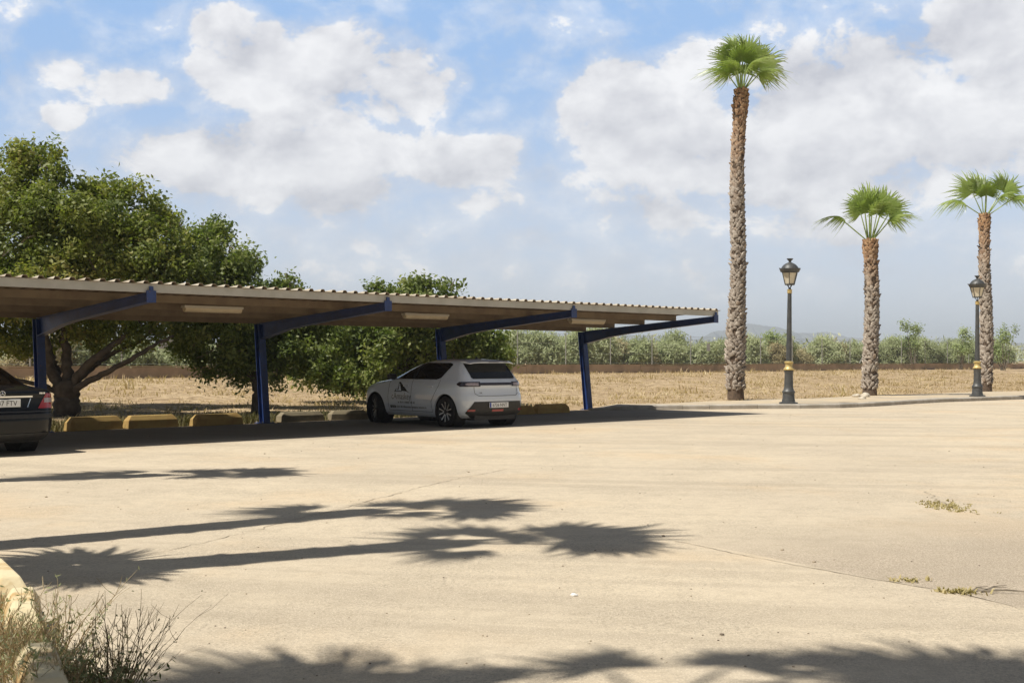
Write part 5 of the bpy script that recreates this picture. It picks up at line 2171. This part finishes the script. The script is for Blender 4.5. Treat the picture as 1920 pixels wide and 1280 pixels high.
weed(P(222, 1290), 34, .44, .10, (.2, .0), 41, .22, 'bare dark twiggy weed leaning right, rightmost of the corner weeds', 0, 4, rad=.0028)
weed(P(205, 1295), 30, .17, .15, (.0, .0), 42, .3, 'low green and brown weed at the foot of the twiggy weed', 14, 3, leaf_tint=.35)
weed(P(112, 1225), 22, .40, .08, (.04, .0), 43, .7, 'grey green weed with tall thin stalks over the middle block', 9, 3, leaf_tint=.8)
weed(P(140, 1270), 26, .24, .12, (.14, .0), 44, .6, 'sprawling dry weed at the shaded side of the nearest block', 6, 4, leaf_tint=.6)
weed(P(38, 1285), 40, .30, .14, (-.05, .0), 45, .85, 'dense pale straw weed in the very bottom left corner', 5, 4, leaf_tint=.85)
weed(P(-10, 1205), 44, .34, .12, (.0, .0), 46, .8, 'straw coloured grassy weed at the left edge below the farthest block', 5, 3, leaf_tint=.7)
weed(P(70, 1340), 34, .34, .12, (.0, .0), 47, .6, 'grey leaved weed in front of the nearest yellow block', 13, 3, leaf_tint=.75)
weed(P(-5, 1310), 36, .34, .15, (.05, .0), 48, .75, 'tangled brown and green weed cut by the left frame edge', 8, 3, leaf_tint=.65)
weed(P(20, 1240), 60, .30, .13, (.03, .0), 50, .8, 'thick straw coloured weed hiding the left side of the middle block', 4, 4, leaf_tint=.8)
weed(P(-30, 1255), 60, .36, .15, (.05, .0), 51, .72, 'tall pale dry weed at the extreme left edge of the picture', 5, 3, leaf_tint=.7)
weed(P(90, 1290), 40, .24, .10, (.0, .0), 52, .65, 'short tangled straw weed on the inner side of the nearest block', 6, 4, leaf_tint=.75)
weed(P(165, 1340), 30, .24, .14, (.05, .0), 49, .45, 'dark leafy weed cut by the bottom frame edge', 12, 3, leaf_tint=.4)

# tufts in the car park
r = np.random.default_rng(9)
m_tuft = leaf_mat('tuft_leaf', [(0.0, (0.26, 0.22, 0.09)), (0.5, (0.42, 0.35, 0.17)), (1.0, (0.56, 0.46, 0.27))], .2, .8, .1)


def tuft(pxs, n, h, label, sx, sy):
    c = P(*pxs)
    pos = np.stack([c.x + r.normal(0, sx, n), c.y + r.normal(0, sy, n), np.full(n, .002)], 1)
    o = grass_mesh('grass_tuft', pos, r.uniform(.4, 1, n) * h, r, 5, label, .02, 2.2, m_tuft)
    o['category'] = 'grass tuft'
    o['group'] = 'grass tufts in the car park'


tuft((1778, 950), 80, .026, 'flat yellowish grass tuft alone in the open car park', .11, .22)
tuft((1702, 1088), 14, .03, 'tiny green tuft on the paving seam, left one', .05, .03)
tuft((1800, 1110), 26, .034, 'small green tuft with dry twigs on the seam near the right edge', .06, .035)
c = P(1835, 1108)
mb = MB()
for k in range(7):
    a = random.uniform(-.3, 1.0)
    L_ = random.uniform(.12, .3)
    q0 = Vector((random.uniform(-.1, .04), random.uniform(-.03, .03), .006))
    mb.tube([q0, q0 + Vector((math.cos(a) * L_ * .5, math.sin(a) * L_ * .6, .014)), q0 + Vector((math.cos(a) * L_, math.sin(a) * L_ * 1.1, .008))], [.004, .003, .0015], 5)
o = mb.build('dry_twig', m_twig)
o.location = c
tag(o, 'small dry forked twig lying beside the tuft on the seam', 'twig')

# loose stones on the car park
r = np.random.default_rng(15)
ico = bmesh.new()
bmesh.ops.create_icosphere(ico, subdivisions=1, radius=1)
iv = np.array([v.co[:] for v in ico.verts])
ifc = np.array([[v.index for v in f.verts] for f in ico.faces])
ico.free()
VV, FF = [], []
for i in range(420):
    y = 4.6 + 26 * r.random() ** 1.8
    x = r.uniform(-.45, .45) * y
    if nd(x, y) > -1: continue
    s_ = np.array([1, .8, .55]) * r.uniform(.002, .006) * (1 + .04 * y) * (2.0 if r.random() < .04 else 1)
    FF.append(ifc + len(VV) * len(iv))
    VV.append(iv * s_ * r.uniform(.8, 1.2, iv.shape) + np.array([x, y, s_[2] * .5]))
m_peb = mat('pebble', (0.38, 0.31, 0.22), .9, col2=(0.15, 0.12, 0.09), scale=.9, lo=.4, hi=.6)
o = np_mesh('loose_gravel', np.concatenate(VV), np.concatenate(FF), m_peb)
tag(o, 'scattered tiny stones on the dusty car park', 'gravel', kind='stuff')
rock_white = P(1076, 1115)
bm = bmesh.new()
bmesh.ops.create_icosphere(bm, subdivisions=2, radius=1)
for v in bm.verts: v.co = Vector((v.co.x * .022, v.co.y * .016, v.co.z * .011)) * random.uniform(.85, 1.15)
me = bpy.data.meshes.new('white_pebble')
bm.to_mesh(me)
bm.free()
me.materials.append(mat('white_stone', (.8, .79, .76), .8, col2=(.7, .68, .64), scale=20))
o = bpy.data.objects.new('white_pebble', me)
COL.objects.link(o)
o.location = rock_white + Vector((0, 0, .006))
tag(o, 'single white pebble in the middle of the sunlit car park', 'pebble')

# ------------------------------------------------------------------ haze
HAZE = True
if HAZE:
    mb = MB()
    mb.box((0, 3050, 75), (12400, 7000, 153))
    m = bpy.data.materials.new('haze_air')
    m.use_nodes = True
    nt = m.node_tree
    nt.nodes.remove(nt.nodes['Principled BSDF'])
    pv = nt.nodes.new('ShaderNodeVolumePrincipled')
    pv.inputs['Color'].default_value = (0.83, 0.91, 1.0, 1)
    pv.inputs['Density'].default_value = 0.00036
    pv.inputs['Anisotropy'].default_value = -0.15
    nt.links.new(pv.outputs[0], nt.nodes['Material Output'].inputs['Volume'])
    hz = mb.build('haze', m)
    tag(hz, 'pale blue haze over the plain', 'haze', kind='stuff')
